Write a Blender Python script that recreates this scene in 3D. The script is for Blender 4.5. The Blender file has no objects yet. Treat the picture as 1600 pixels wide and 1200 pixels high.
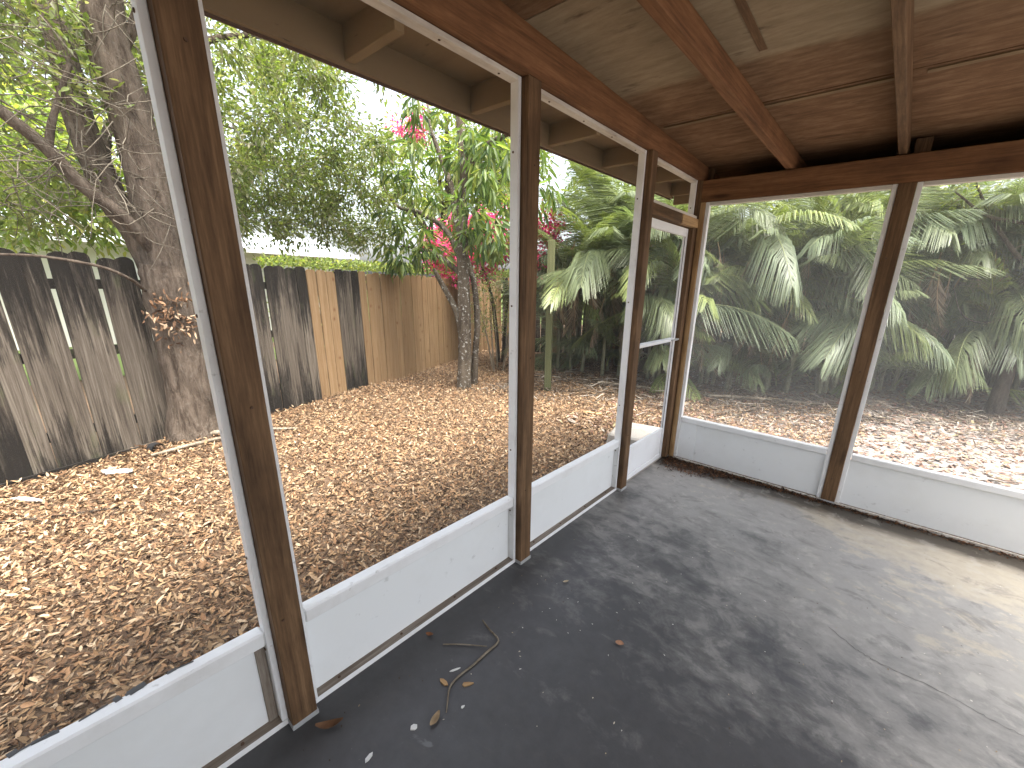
import bpy, bmesh, math, random
import numpy as np
from mathutils import Vector, Matrix, Quaternion

R = math.radians
sc = bpy.context.scene
col = sc.collection
random.seed(7)
rng = np.random.default_rng(11)

# ------------------------------------------------------------------ camera
cd = bpy.data.cameras.new('camera')
cam = bpy.data.objects.new('camera', cd)
col.objects.link(cam)
YAW, PITCH, ROLL = 0.6842, 0.2882, 0.0289
fw = Vector((-math.sin(YAW) * math.cos(PITCH), math.cos(YAW) * math.cos(PITCH), -math.sin(PITCH)))
rt0 = Vector((math.cos(YAW), math.sin(YAW), 0))
up0 = rt0.cross(fw)
rt = math.cos(ROLL) * rt0 + math.sin(ROLL) * up0
up = -math.sin(ROLL) * rt0 + math.cos(ROLL) * up0
m = Matrix((rt, up, -fw)).transposed().to_4x4()
m.translation = Vector((1.4208, 0, 1.6637))
cam.matrix_world = m
cd.sensor_width = 36
cd.lens = 640.2866 * 36 / 1600
cd.shift_x = -0.0267
cd.shift_y = 0.0209
cd.clip_start = 0.05
cd.clip_end = 600
sc.camera = cam

# ------------------------------------------------------------------ sky, sun, exposure
SUN_EL, SUN_AZ = R(71), R(98)          # azimuth measured from +Y towards +X
w = bpy.data.worlds.new('World')
sc.world = w
w.use_nodes = True
wn = w.node_tree
bg = wn.nodes['Background']
sky = wn.nodes.new('ShaderNodeTexSky')
sky.sky_type = 'NISHITA'
sky.sun_disc = False
sky.sun_elevation = SUN_EL
sky.sun_rotation = SUN_AZ
sky.air_density = 1.0
sky.dust_density = 6.0
sky.ozone_density = 1.0
hz = wn.nodes.new('ShaderNodeHueSaturation')      # thin white cloud: the whole sky paler
hz.inputs['Saturation'].default_value = 0.45
hz.inputs['Value'].default_value = 1.15
wn.links.new(sky.outputs[0], hz.inputs['Color'])
wn.links.new(hz.outputs[0], bg.inputs[0])
bg.inputs[1].default_value = 0.15
sd = bpy.data.lights.new('sun', 'SUN')
sd.energy = 2.0
sd.angle = R(34)
sd.color = (1.0, 0.95, 0.87)
sun = bpy.data.objects.new('sun', sd)
col.objects.link(sun)
sdir = Vector((math.sin(SUN_AZ) * math.cos(SUN_EL), math.cos(SUN_AZ) * math.cos(SUN_EL), math.sin(SUN_EL)))
sun.rotation_euler = (-sdir).to_track_quat('-Z', 'Y').to_euler()
sun.location = (-6, 4, 12)
vs = sc.view_settings
vs.view_transform = 'Standard'
vs.look = 'None'
vs.gamma = 1.0
vs.use_curve_mapping = False
vs.exposure = 2.2
sc.render.engine = 'CYCLES'
sc.cycles.max_bounces = 10
sc.cycles.diffuse_bounces = 6
sc.cycles.transparent_max_bounces = 12
sc.cycles.use_denoising = True
sc.cycles.sample_clamp_indirect = 6.0


# ------------------------------------------------------------------ material helpers
class NT:
    def __init__(s, name, rough=0.7, spec=0.3):
        s.mat = bpy.data.materials.new(name)
        s.mat.use_nodes = True
        s.t = s.mat.node_tree
        s.p = s.t.nodes['Principled BSDF']
        s.out = s.t.nodes['Material Output']
        s.p.inputs['Roughness'].default_value = rough
        s.p.inputs['Specular IOR Level'].default_value = spec

    def n(s, typ, **kw):
        nd = s.t.nodes.new('ShaderNode' + typ)
        for k, v in kw.items():
            if k == 'ins':
                for a, b in v.items():
                    if hasattr(b, 'is_output'):
                        s.t.links.new(b, nd.inputs[a])
                    else:
                        nd.inputs[a].default_value = b
            else:
                setattr(nd, k, v)
        return nd

    def link(s, a, b):
        s.t.links.new(a, b)

    def coords(s, scale=(1, 1, 1), kind='Object', rnd=True):
        tc = s.n('TexCoord')
        v = tc.outputs[kind]
        mp = s.n('Mapping', ins={'Vector': v})
        mp.inputs['Scale'].default_value = scale
        o = mp.outputs[0]
        if rnd:
            oi = s.n('ObjectInfo')
            mu = s.n('Math', operation='MULTIPLY', ins={0: oi.outputs['Random'], 1: 37.0})
            ad = s.n('VectorMath', operation='ADD', ins={0: o, 1: mu.outputs[0]})
            o = ad.outputs[0]
        return o

    def noise(s, vec, scale, detail=5, rough=0.55, dist=0.0):
        nd = s.n('TexNoise', ins={'Vector': vec, 'Scale': scale, 'Detail': detail, 'Roughness': rough, 'Distortion': dist})
        return nd.outputs['Fac']

    def ramp(s, fac, stops, interp='LINEAR'):
        nd = s.n('ValToRGB', ins={'Fac': fac})
        cr = nd.color_ramp
        cr.interpolation = interp
        while len(cr.elements) < len(stops):
            cr.elements.new(0.5)
        for e, (p, c) in zip(cr.elements, stops):
            e.position = p
            e.color = (c, c, c, 1) if isinstance(c, (int, float)) else (*c, 1)
        return nd.outputs['Color']

    def mix(s, fac, a, b, mode='MIX'):
        nd = s.n('Mix', data_type='RGBA', blend_type=mode)
        for idx, v in ((0, fac), (6, a), (7, b)):
            if hasattr(v, 'is_output'):
                s.link(v, nd.inputs[idx])
            elif idx == 0:
                nd.inputs[0].default_value = v
            else:
                nd.inputs[idx].default_value = (*v, 1) if len(v) == 3 else v
        return nd.outputs[2]

    def math(s, op, a, b=0.0, clamp=False):
        nd = s.n('Math', operation=op, use_clamp=clamp, ins={0: a, 1: b})
        return nd.outputs[0]

    def bump(s, h, strength=0.3, dist=0.01):
        b = s.n('Bump', ins={'Height': h, 'Strength': strength, 'Distance': dist})
        s.link(b.outputs[0], s.p.inputs['Normal'])

    def base(s, c):
        if hasattr(c, 'is_output'):
            s.link(c, s.p.inputs['Base Color'])
        else:
            s.p.inputs['Base Color'].default_value = (*c, 1)


def wood(name, dark, mid, light, rough=0.72, knots=True, dirt=None, dirt_amt=0.5):
    """timber with the grain along local X"""
    k = NT(name, rough, 0.25)
    v = k.coords((0.9, 14, 14))
    g1 = k.noise(v, 2.2, 6, 0.6, 0.6)
    v2 = k.coords((1.6, 60, 60))
    g2 = k.noise(v2, 2.0, 3, 0.6)
    g3 = k.noise(k.coords((7, 70, 70)), 2.0, 5, 0.7)
    g = k.math('ADD', k.math('ADD', k.math('MULTIPLY', g1, 0.5), k.math('MULTIPLY', g2, 0.25)), k.math('MULTIPLY', g3, 0.25))
    c = k.ramp(g, [(0.34, dark), (0.5, mid), (0.66, light)])
    if knots:
        v3 = k.coords((1.6, 8, 8))
        vo = k.n('TexVoronoi', ins={'Vector': v3, 'Scale': 1.0, 'Randomness': 1.0})
        kn = k.ramp(vo.outputs['Distance'], [(0.06, 1.0), (0.17, 0.0)])
        c = k.mix(k.math('MULTIPLY', kn, 0.75), c, tuple(x * 0.35 for x in dark))
    v4 = k.coords((2.2, 3, 3))
    bl = k.noise(v4, 1.6, 4, 0.6)
    c = k.mix(k.ramp(bl, [(0.45, 0.0), (0.75, dirt_amt)]), c, dirt or tuple(x * 0.45 for x in dark))
    k.base(c)
    k.bump(g, 0.25, 0.004)
    return k.mat


def paint(name, c, dirtc, amt=0.6, rough=0.5, scale=3.0, streak=(1, 1, 1)):
    k = NT(name, rough, 0.35)
    v = k.coords(streak)
    n1 = k.noise(v, scale, 7, 0.65)
    n2 = k.noise(v, scale * 9, 4, 0.6)
    f = k.ramp(n1, [(0.48, 0.0), (0.78, amt)])
    cc = k.mix(f, c, dirtc)
    sp = k.ramp(n2, [(0.66, 0.0), (0.74, amt)])
    cc = k.mix(sp, cc, tuple(x * 0.6 for x in dirtc))
    k.base(cc)
    k.bump(n2, 0.12, 0.003)
    return k.mat


M = {}
M['beam'] = wood('stained_beam_timber', (0.085, 0.038, 0.017), (0.175, 0.083, 0.037), (0.27, 0.138, 0.066))
M['post'] = wood('brown_post_timber', (0.055, 0.031, 0.016), (0.13, 0.075, 0.038), (0.22, 0.135, 0.072))
M['cut_pine'] = wood('raw_pine_timber', (0.24, 0.14, 0.065), (0.42, 0.27, 0.13), (0.55, 0.38, 0.2), knots=False)
M['oldply'] = wood('plywood_edge_strip', (0.12, 0.075, 0.038), (0.20, 0.135, 0.075), (0.28, 0.20, 0.12), knots=False)
M['white'] = paint('white_paint', (0.78, 0.79, 0.79), (0.42, 0.39, 0.34), 0.45)
M['panel'] = paint('white_panel_paint', (0.76, 0.78, 0.78), (0.55, 0.55, 0.52), 0.35, 0.45, 1.7)
M['oldwhite'] = paint('worn_white_paint', (0.62, 0.59, 0.53), (0.25, 0.19, 0.13), 0.8, 0.6, 4.0, (0.5, 3, 3))
M['sole'] = wood('bare_grey_timber', (0.10, 0.08, 0.065), (0.22, 0.185, 0.15), (0.36, 0.32, 0.27), dirt=(0.12, 0.08, 0.05))
M['tan'] = paint('tan_eave_paint', (0.19, 0.132, 0.070), (0.12, 0.08, 0.042), 0.7, 0.7, 2.0, (0.6, 3, 3))
M['metal_foot'] = paint('galvanised_foot', (0.36, 0.37, 0.37), (0.16, 0.15, 0.14), 0.7, 0.5, 12)
M['alu'] = paint('white_aluminium', (0.78, 0.79, 0.8), (0.5, 0.49, 0.46), 0.3, 0.35, 5)
M['gasket'] = paint('dark_spline', (0.06, 0.06, 0.06), (0.03, 0.03, 0.03), 0.5, 0.6, 8)
M['rust'] = paint('rusty_nail_head', (0.09, 0.05, 0.03), (0.03, 0.02, 0.015), 0.5, 0.7, 40)

# plywood ceiling: pale sheet with brown water stains that follow the sheet edges
k = NT('plywood_sheet', 0.8, 0.15)
v = k.coords((1.6, 9, 1), rnd=True)
va = k.n('TexCoord').outputs['Object']
g = k.math('ADD', k.math('MULTIPLY', k.noise(v, 3.0, 8, 0.7, 0.25), 0.55), k.math('MULTIPLY', k.noise(k.coords((1, 2.5, 1)), 7.0, 8, 0.72), 0.45))
sep = k.n('SeparateXYZ', ins={0: va})
n1 = k.noise(k.coords((0.5, 2.2, 1)), 1.5, 6, 0.7)
yy = k.math('ADD', sep.outputs['Y'], k.math('MULTIPLY', k.math('SUBTRACT', n1, 0.5), 0.30))
st = k.ramp(k.math('ADD', yy, 0.5), [(0.64, 0.0), (0.70, 0.85), (1.0, 1.0)])
pale = k.ramp(g, [(0.35, (0.20, 0.15, 0.092)), (0.62, (0.31, 0.245, 0.16))])
brown = k.ramp(g, [(0.3, (0.085, 0.045, 0.023)), (0.5, (0.165, 0.095, 0.051)), (0.68, (0.27, 0.175, 0.102))])
oi = k.n('ObjectInfo')
tone = k.n('SeparateColor', ins={0: oi.outputs['Color']}).outputs[0]
stf = k.math('MAXIMUM', st, tone, True)
c = k.mix(stf, pale, brown)
blot = k.noise(k.coords((0.8, 3, 1)), 5.0, 4, 0.6)
c = k.mix(k.ramp(blot, [(0.62, 0.0), (0.72, 0.6)]), c, (0.06, 0.03, 0.016))
k.base(c)
k.bump(g, 0.3, 0.004)
M['ply'] = k.mat

# painted concrete slab, charcoal paint worn to bare screed towards the open side
k = NT('worn_painted_concrete', 0.45, 0.4)
va = k.n('TexCoord').outputs['Object']
sep = k.n('SeparateXYZ', ins={0: va})
nA = k.noise(va, 0.85, 8, 0.62, 0.8)
mpd = k.n('Mapping', ins={'Vector': va, 'Rotation': (0, 0, R(35)), 'Scale': (1.0, 1.6, 1)})
nB = k.noise(mpd.outputs[0], 2.1, 8, 0.66, 0.7)
nC = k.noise(va, 14, 6, 0.7)
nD = k.noise(va, 90, 3, 0.6)
wy = k.math('MULTIPLY', k.math('SUBTRACT', sep.outputs['Y'], 1.35), 0.30)
wx = k.math('MULTIPLY', k.math('SUBTRACT', sep.outputs['X'], 0.75), 0.17)
nE = k.noise(mpd.outputs[0], 6.5, 9, 0.72, 0.5)
wear = k.math('ADD', k.math('ADD', wy, wx), k.math('MULTIPLY', k.math('SUBTRACT', nA, 0.5), 1.3))
wear = k.math('ADD', wear, k.math('MULTIPLY', k.math('SUBTRACT', nB, 0.5), 1.1))
wear = k.math('ADD', wear, k.math('MULTIPLY', k.math('SUBTRACT', nE, 0.5), 0.9))
dark = k.mix(nC, (0.042, 0.042, 0.044), (0.080, 0.080, 0.083))
mid = k.mix(nC, (0.185, 0.181, 0.172), (0.32, 0.312, 0.295))
tan = k.mix(nC, (0.30, 0.265, 0.20), (0.48, 0.43, 0.34))
c = k.mix(k.ramp(wear, [(-0.1, 0.0), (0.18, 0.30), (0.26, 0.55), (0.55, 1.0)]), dark, mid)
c = k.mix(k.ramp(k.math('ADD', wear, k.math('MULTIPLY', k.math('SUBTRACT', nC, 0.5), 0.3)), [(0.70, 0.0), (0.80, 0.45), (1.0, 0.75)]), c, tan)
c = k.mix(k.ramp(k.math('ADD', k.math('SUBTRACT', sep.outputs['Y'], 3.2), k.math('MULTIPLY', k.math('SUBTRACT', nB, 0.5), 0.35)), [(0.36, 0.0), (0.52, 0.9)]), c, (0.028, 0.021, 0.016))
fl = k.ramp(k.noise(va, 7.0, 11, 0.74, 0.3), [(0.55, 0.0), (0.60, 0.38)])
fl = k.math('MULTIPLY', fl, k.ramp(wear, [(0.12, 0.0), (0.5, 1.0)]))
c = k.mix(fl, c, (0.36, 0.345, 0.315))
fl2 = k.ramp(k.noise(mpd.outputs[0], 4.0, 11, 0.72, 0.6), [(0.55, 0.0), (0.62, 0.38)])
c = k.mix(fl2, c, (0.075, 0.072, 0.07))
spk = k.ramp(nD, [(0.70, 0.0), (0.76, 0.5)])
c = k.mix(spk, c, (0.24, 0.23, 0.21))
sc2 = k.ramp(k.noise(mpd.outputs[0], 3.1, 5, 0.55, 1.5), [(0.68, 0.0), (0.74, 0.55)])
c = k.mix(sc2, c, (0.17, 0.175, 0.18))
k.base(c)
k.link(k.ramp(nB, [(0.3, 0.38), (0.7, 0.62)]), k.p.inputs['Roughness'])
k.bump(k.math('ADD', nC, k.math('MULTIPLY', nD, 0.4)), 0.12, 0.006)
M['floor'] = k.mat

# bare soil
k = NT('soil_ground', 0.95, 0.1)
va = k.n('TexCoord').outputs['Object']
nA = k.noise(va, 1.3, 8, 0.65)
nB = k.noise(va, 26, 6, 0.7)
c = k.mix(nB, (0.075, 0.05, 0.032), (0.21, 0.145, 0.095))
sandy = k.mix(nB, (0.17, 0.145, 0.13), (0.33, 0.295, 0.27))
sep = k.n('SeparateXYZ', ins={0: va})
sx = k.math('ADD', k.math('MULTIPLY', k.math('ADD', sep.outputs['X'], 0.6), 0.9), k.math('MULTIPLY', k.math('SUBTRACT', nA, 0.5), 2.0))
c = k.mix(k.ramp(sx, [(0.2, 0.0), (0.7, 1.0)]), c, sandy)
k.base(c)
k.bump(nB, 0.6, 0.03)
M['soil'] = k.mat

# lawn beyond the fence
k = NT('lawn', 0.9, 0.1)
va = k.n('TexCoord').outputs['Object']
k.base(k.mix(k.noise(va, 4, 8, 0.7), (0.07, 0.11, 0.03), (0.16, 0.2, 0.07)))
k.bump(k.noise(va, 40, 4, 0.7), 0.5, 0.03)
M['lawn'] = k.mat


def vcol(name, rough=0.8, spec=0.2, trans=0.0, gain=(1, 1, 1), mottled=0.0, tint=(1.25, 1.35, 0.6)):
    """surface whose colour comes from the mesh's own per-piece colour"""
    k = NT(name, rough, spec)
    at = k.n('Attribute', attribute_name='Col')
    c = at.outputs['Color']
    if gain != (1, 1, 1):
        c = k.mix(1.0, c, gain, 'MULTIPLY')
    if mottled:
        nz = k.noise(k.n('TexCoord').outputs['Object'], 60, 3, 0.6)
        c = k.mix(k.ramp(nz, [(0.4, 0.0), (0.7, mottled)]), c, (0.05, 0.03, 0.018))
    k.base(c)
    if trans:
        tr = k.n('BsdfTranslucent')
        c2 = k.mix(1.0, c, tint, 'MULTIPLY')
        k.link(c2, tr.inputs['Color'])
        mx = k.n('MixShader', ins={0: trans})
        k.link(k.p.outputs[0], mx.inputs[1])
        k.link(tr.outputs[0], mx.inputs[2])
        k.link(mx.outputs[0], k.out.inputs['Surface'])
    return k.mat


M['chip'] = vcol('mulch_chip', 0.8, 0.2, mottled=0.3)
M['litter'] = vcol('dry_leaf_litter', 0.75, 0.2, mottled=0.3)
M['leaf'] = vcol('foliage', 0.42, 0.4, 0.5)
M['petal'] = vcol('pink_bracts', 0.6, 0.2, 0.45, tint=(1, 1, 1.1))
M['frond'] = vcol('palm_frond', 0.38, 0.4, 0.33)
M['deadfrond'] = vcol('dry_palm_frond', 0.75, 0.15, 0.2)


def bark(name, a, b, lich=None, amt=0.5, scale=9):
    k = NT(name, 0.9, 0.12)
    v = k.n('TexCoord').outputs['Object']
    mp = k.n('Mapping', ins={'Vector': v, 'Scale': (1, 1, 0.22)})
    g = k.noise(mp.outputs[0], scale, 7, 0.7, 0.4)
    c = k.ramp(g, [(0.36, a), (0.64, b)])
    if lich:
        l = k.noise(v, 19, 5, 0.7)
        c = k.mix(k.ramp(l, [(0.56, 0.0), (0.66, amt)]), c, lich)
    l2 = k.noise(v, 2.5, 4, 0.6)
    c = k.mix(k.ramp(l2, [(0.45, 0.0), (0.75, 0.5)]), c, tuple(x * 0.45 for x in a))
    k.base(c)
    k.bump(g, 0.9, 0.05)
    return k.mat


M['bark'] = bark('grey_brown_bark', (0.055, 0.040, 0.029), (0.17, 0.135, 0.104), (0.22, 0.20, 0.165), 0.35, 18)
M['bark_lichen'] = bark('lichen_spotted_bark', (0.055, 0.042, 0.03), (0.14, 0.115, 0.085), (0.55, 0.55, 0.5), 0.9)
M['twig'] = bark('pale_twig', (0.15, 0.12, 0.085), (0.34, 0.29, 0.22))
M['tree_twig'] = bark('grey_tree_twig', (0.09, 0.075, 0.055), (0.20, 0.175, 0.135))
M['darkbark'] = bark('dark_bark', (0.03, 0.024, 0.018), (0.10, 0.082, 0.065))
M['palm_stem'] = bark('palm_cane', (0.12, 0.12, 0.075), (0.28, 0.28, 0.19), (0.38, 0.36, 0.30), 0.5, 6)


def fence_mat(name, stops, mould, m_amt, knots):
    k = NT(name, 0.85, 0.15)
    v = k.coords((0.5, 16, 10))
    g1 = k.noise(v, 2.4, 6, 0.65, 0.5)
    v2 = k.coords((1.2, 60, 40))
    g = k.math('ADD', k.math('MULTIPLY', g1, 0.65), k.math('MULTIPLY', k.noise(v2, 2, 3, 0.6), 0.35))
    c = k.ramp(g, stops)
    oi = k.n('ObjectInfo')
    c = k.mix(k.math('MULTIPLY', oi.outputs['Random'], 0.45), c, tuple(x * 0.55 for x in stops[0][1]))
    if knots:
        v3 = k.coords((7, 9, 1))
        vo = k.n('TexVoronoi', ins={'Vector': v3, 'Scale': 1.0, 'Randomness': 1.0})
        kn = k.ramp(vo.outputs['Distance'], [(0.07, 1.0), (0.18, 0.35), (0.30, 0.0)])
        pick = k.n('SeparateColor', ins={0: vo.outputs['Color']}).outputs[0]
        kn = k.math('MULTIPLY', kn, k.ramp(pick, [(0.72, 0.0), (0.74, 1.0)]))
        c = k.mix(k.math('MULTIPLY', kn, 0.7), c, (0.12, 0.05, 0.02))
    if m_amt:
        va = k.n('TexCoord').outputs['Object']
        x = k.n('SeparateXYZ', ins={0: va}).outputs['X']
        ends = k.math('ADD', k.math('ABSOLUTE', k.math('SUBTRACT', x, k.math('ADD', 0.6, k.math('MULTIPLY', oi.outputs['Random'], 0.5)))), k.math('MULTIPLY', k.math('SUBTRACT', k.math('FRACT', k.math('MULTIPLY', oi.outputs['Random'], 7.31)), 0.5), 0.55))
        mo = k.noise(k.coords((1.1, 9, 5)), 1.8, 8, 0.75)
        f = k.math('ADD', k.math('MULTIPLY', k.math('SUBTRACT', mo, 0.5), 2.4), k.math('SUBTRACT', ends, 0.34))
        f = k.math('ADD', f, k.math('MULTIPLY', k.math('SUBTRACT', 0.5, g), 1.6))
        c = k.mix(k.ramp(f, [(-0.0, 0.0), (0.22, m_amt * 0.6), (0.55, m_amt)]), c, mould)
        gr = k.noise(k.coords((2, 5, 5)), 1.1, 4, 0.6)
        c = k.mix(k.ramp(gr, [(0.58, 0.0), (0.75, 0.4)]), c, (0.10, 0.115, 0.05))
    k.base(c)
    k.bump(g, 0.5, 0.006)
    return k.mat


M['fence_old'] = fence_mat('weathered_fence_board', [(0.34, (0.045, 0.035, 0.027)), (0.5, (0.115, 0.096, 0.075)), (0.68, (0.235, 0.205, 0.165))], (0.014, 0.012, 0.010), 0.96, False)
M['fence_new'] = fence_mat('new_pine_fence_board', [(0.32, (0.17, 0.105, 0.052)), (0.5, (0.265, 0.172, 0.09)), (0.68, (0.35, 0.245, 0.14))], None, 0.0, True)
M['stake'] = fence_mat('green_treated_timber', [(0.34, (0.07, 0.075, 0.032)), (0.5, (0.135, 0.14, 0.065)), (0.68, (0.21, 0.205, 0.11))], (0.05, 0.06, 0.03), 0.4, False)
M['stucco'] = paint('house_stucco', (0.62, 0.6, 0.55), (0.45, 0.42, 0.37), 0.5, 0.85, 2)
M['roof'] = paint('pale_metal_roof', (0.55, 0.60, 0.64), (0.40, 0.42, 0.44), 0.5, 0.5, 1.2)
M['trim'] = paint('white_house_trim', (0.8, 0.8, 0.79), (0.6, 0.58, 0.55), 0.4, 0.6, 2)
M['concrete'] = paint('rough_concrete', (0.42, 0.39, 0.34), (0.2, 0.17, 0.13), 0.8, 0.9, 6)
M['paper'] = paint('white_scrap', (0.62, 0.62, 0.60), (0.6, 0.58, 0.54), 0.4, 0.7, 20)
M['blackhole'] = paint('dark_hole_black', (0.015, 0.015, 0.016), (0.03, 0.028, 0.025), 0.5, 0.6, 10)
k = NT('window_glass', 0.08, 0.6)
k.base((0.05, 0.07, 0.08))
M['glass'] = k.mat


def screen_mat(name, cover, c):
    k = NT(name)
    d = k.n('BsdfDiffuse')
    t = k.n('BsdfTranslucent')
    for x in (d, t):
        x.inputs['Color'].default_value = (*c, 1)
    a = k.n('MixShader', ins={0: 0.55})
    k.link(d.outputs[0], a.inputs[1])
    k.link(t.outputs[0], a.inputs[2])
    tr = k.n('BsdfTransparent')
    nz = k.noise(k.n('TexCoord').outputs['Object'], 1.3, 3, 0.5)
    f = k.math('ADD', cover, k.math('MULTIPLY', k.math('SUBTRACT', nz, 0.5), cover * 0.9))
    mx = k.n('MixShader', ins={0: f})
    k.link(tr.outputs[0], mx.inputs[1])
    k.link(a.outputs[0], mx.inputs[2])
    k.link(mx.outputs[0], k.out.inputs['Surface'])
    return k.mat


M['screen'] = screen_mat('hazy_insect_screen', 0.15, (0.70, 0.72, 0.70))  # bright haze over the palms is put into the mesh cover and pale colour
M['screen_clear'] = screen_mat('clear_insect_screen', 0.05, (0.45, 0.47, 0.47))  # thinner cover, less haze put in
M['screen_door'] = screen_mat('door_insect_screen', 0.16, (0.30, 0.31, 0.31))

# ------------------------------------------------------------------ object helpers
def tag(o, label=None, cat=None, group=None, kind=None):
    if label: o['label'] = label
    if cat: o['category'] = cat
    if group: o['group'] = group
    if kind: o['kind'] = kind
    return o


def empty(name, loc, label, cat, group=None):
    o = bpy.data.objects.new(name, None)
    o.empty_display_size = 0.1
    o.location = loc
    col.objects.link(o)
    return tag(o, label, cat, group)


def world_of(o):
    p = Vector((0, 0, 0))
    while o:
        p = p + o.location
        o = o.parent
    return p


def put(name, me, mat, parent=None, loc=(0, 0, 0), rot=None):
    """link a mesh; loc is in world space (parents carry no rotation)"""
    o = bpy.data.objects.new(name, me)
    if mat and not me.materials:
        me.materials.append(mat)
    col.objects.link(o)
    loc = Vector(loc)
    if parent:
        o.parent = parent
        loc = loc - world_of(parent)
    o.location = loc
    if rot is not None:
        if isinstance(rot, Matrix) or isinstance(rot, Quaternion):
            o.rotation_euler = rot.to_euler()
        else:
            o.rotation_euler = rot
    return o


def box_mesh(sx, sy, sz, bev=0.002, name='box', jit=0.0):
    bm = bmesh.new()
    bmesh.ops.create_cube(bm, size=1)
    for vv in bm.verts:
        vv.co.x *= sx; vv.co.y *= sy; vv.co.z *= sz
        if jit:
            vv.co += Vector([random.uniform(-jit, jit) for _ in range(3)])
    if bev:
        bmesh.ops.bevel(bm, geom=bm.edges[:], offset=bev, segments=1, affect='EDGES')
    me = bpy.data.meshes.new(name)
    bm.to_mesh(me); bm.free()
    return me


def beam(name, a, b, w, h, mat, parent=None, roll=0.0, bev=0.002):
    """square timber from a to b along its centre line, w sideways, h up; grain along local X"""
    a, b = Vector(a), Vector(b)
    d = b - a
    x = d.normalized()
    z = Vector((0, 0, 1)) if abs(x.z) < 0.9 else Vector((0, 1, 0))
    y = z.cross(x).normalized()
    z = x.cross(y)
    q = Matrix((x, y, z)).transposed()
    if roll:
        q = q @ Matrix.Rotation(roll, 3, 'X')
    return put(name, box_mesh(d.length, w, h, bev, name), mat, parent, (a + b) / 2, q)


def block(name, lo, hi, mat, parent=None, bev=0.002):
    """box by opposite corners; grain follows the longest side"""
    lo, hi = Vector(lo), Vector(hi)
    s = hi - lo
    c = (lo + hi) / 2
    ax = max(range(3), key=lambda i: s[i])
    bev = min(bev, min(s) * 0.3)
    if ax == 0:
        return put(name, box_mesh(s.x, s.y, s.z, bev, name), mat, parent, c)
    if ax == 1:
        return put(name, box_mesh(s.y, s.x, s.z, bev, name), mat, parent, c, (0, 0, R(90)))
    return put(name, box_mesh(s.z, s.y, s.x, bev, name), mat, parent, c, (0, R(-90), 0))


def set_col(me, cols):
    at = me.color_attributes.new('Col', 'FLOAT_COLOR', 'POINT')
    c = np.ones((len(cols), 4), np.float32)
    c[:, :3] = cols
    at.data.foreach_set('color', c.ravel())


def np_mesh(name, verts, faces, cols=None, smooth=False):
    me = bpy.data.meshes.new(name)
    verts = np.asarray(verts, np.float32)
    faces = np.asarray(faces, np.int32)
    me.vertices.add(len(verts))
    me.vertices.foreach_set('co', verts.ravel())
    nf, k_ = faces.shape
    me.loops.add(nf * k_)
    me.loops.foreach_set('vertex_index', faces.ravel())
    me.polygons.add(nf)
    me.polygons.foreach_set('loop_start', np.arange(0, nf * k_, k_, dtype=np.int32))
    if smooth:
        me.polygons.foreach_set('use_smooth', np.ones(nf, bool))
    me.update(calc_edges=True)
    me.validate()
    if cols is not None:
        set_col(me, cols)
    return me


def tube_arrays(pts, rad, n=8, wob=0.0):
    pts = [Vector(p) for p in pts]
    V, F = [], []
    prev = None
    for i, p in enumerate(pts):
        t = (pts[min(i + 1, len(pts) - 1)] - pts[max(i - 1, 0)]).normalized()
        if prev is None:
            a = Vector((1, 0, 0)) if abs(t.x) < 0.8 else Vector((0, 1, 0))
            u = t.cross(a).normalized()
        else:
            u = (prev - t * prev.dot(t)).normalized()
        prev = u
        vv = t.cross(u)
        for j in range(n):
            an = 2 * math.pi * j / n
            r_ = rad[i] * (1 + random.uniform(-wob, wob))
            V.append(p + (u * math.cos(an) + vv * math.sin(an)) * r_)
    for i in range(len(pts) - 1):
        for j in range(n):
            F.append((i * n + j, i * n + (j + 1) % n, (i + 1) * n + (j + 1) % n, (i + 1) * n + j))
    return V, F


def smooth_path(pts, sub=4):
    """Catmull-Rom through points (x,y,z,r)"""
    P = [np.array(p, float) for p in pts]
    P = [2 * P[0] - P[1]] + P + [2 * P[-1] - P[-2]]
    out = []
    for i in range(1, len(P) - 2):
        for s in range(sub):
            t = s / sub
            out.append(0.5 * (2 * P[i] + (P[i + 1] - P[i - 1]) * t + (2 * P[i - 1] - 5 * P[i] + 4 * P[i + 1] - P[i + 2]) * t * t + (3 * P[i] - P[i - 1] - 3 * P[i + 1] + P[i + 2]) * t ** 3))
    out.append(P[-2])
    return out


class Tubes:
    def __init__(s): s.V, s.F = [], []
    def add(s, pts, rad, n=6, wob=0.0):
        v_, f_ = tube_arrays(pts, rad, n, wob)
        o = len(s.V)
        s.V += [tuple(x) for x in v_]
        s.F += [tuple(i + o for i in ff) for ff in f_]
    def path(s, pts4, n=6, sub=4, wob=0.0):
        q = smooth_path(pts4, sub)
        s.add([p[:3] for p in q], [max(p[3], 0.002) for p in q], n, wob)
    def mesh(s, name): return np_mesh(name, s.V, s.F, smooth=True)


def nrm(a):
    return a / np.maximum(np.linalg.norm(a, axis=-1, keepdims=True), 1e-9)


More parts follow.
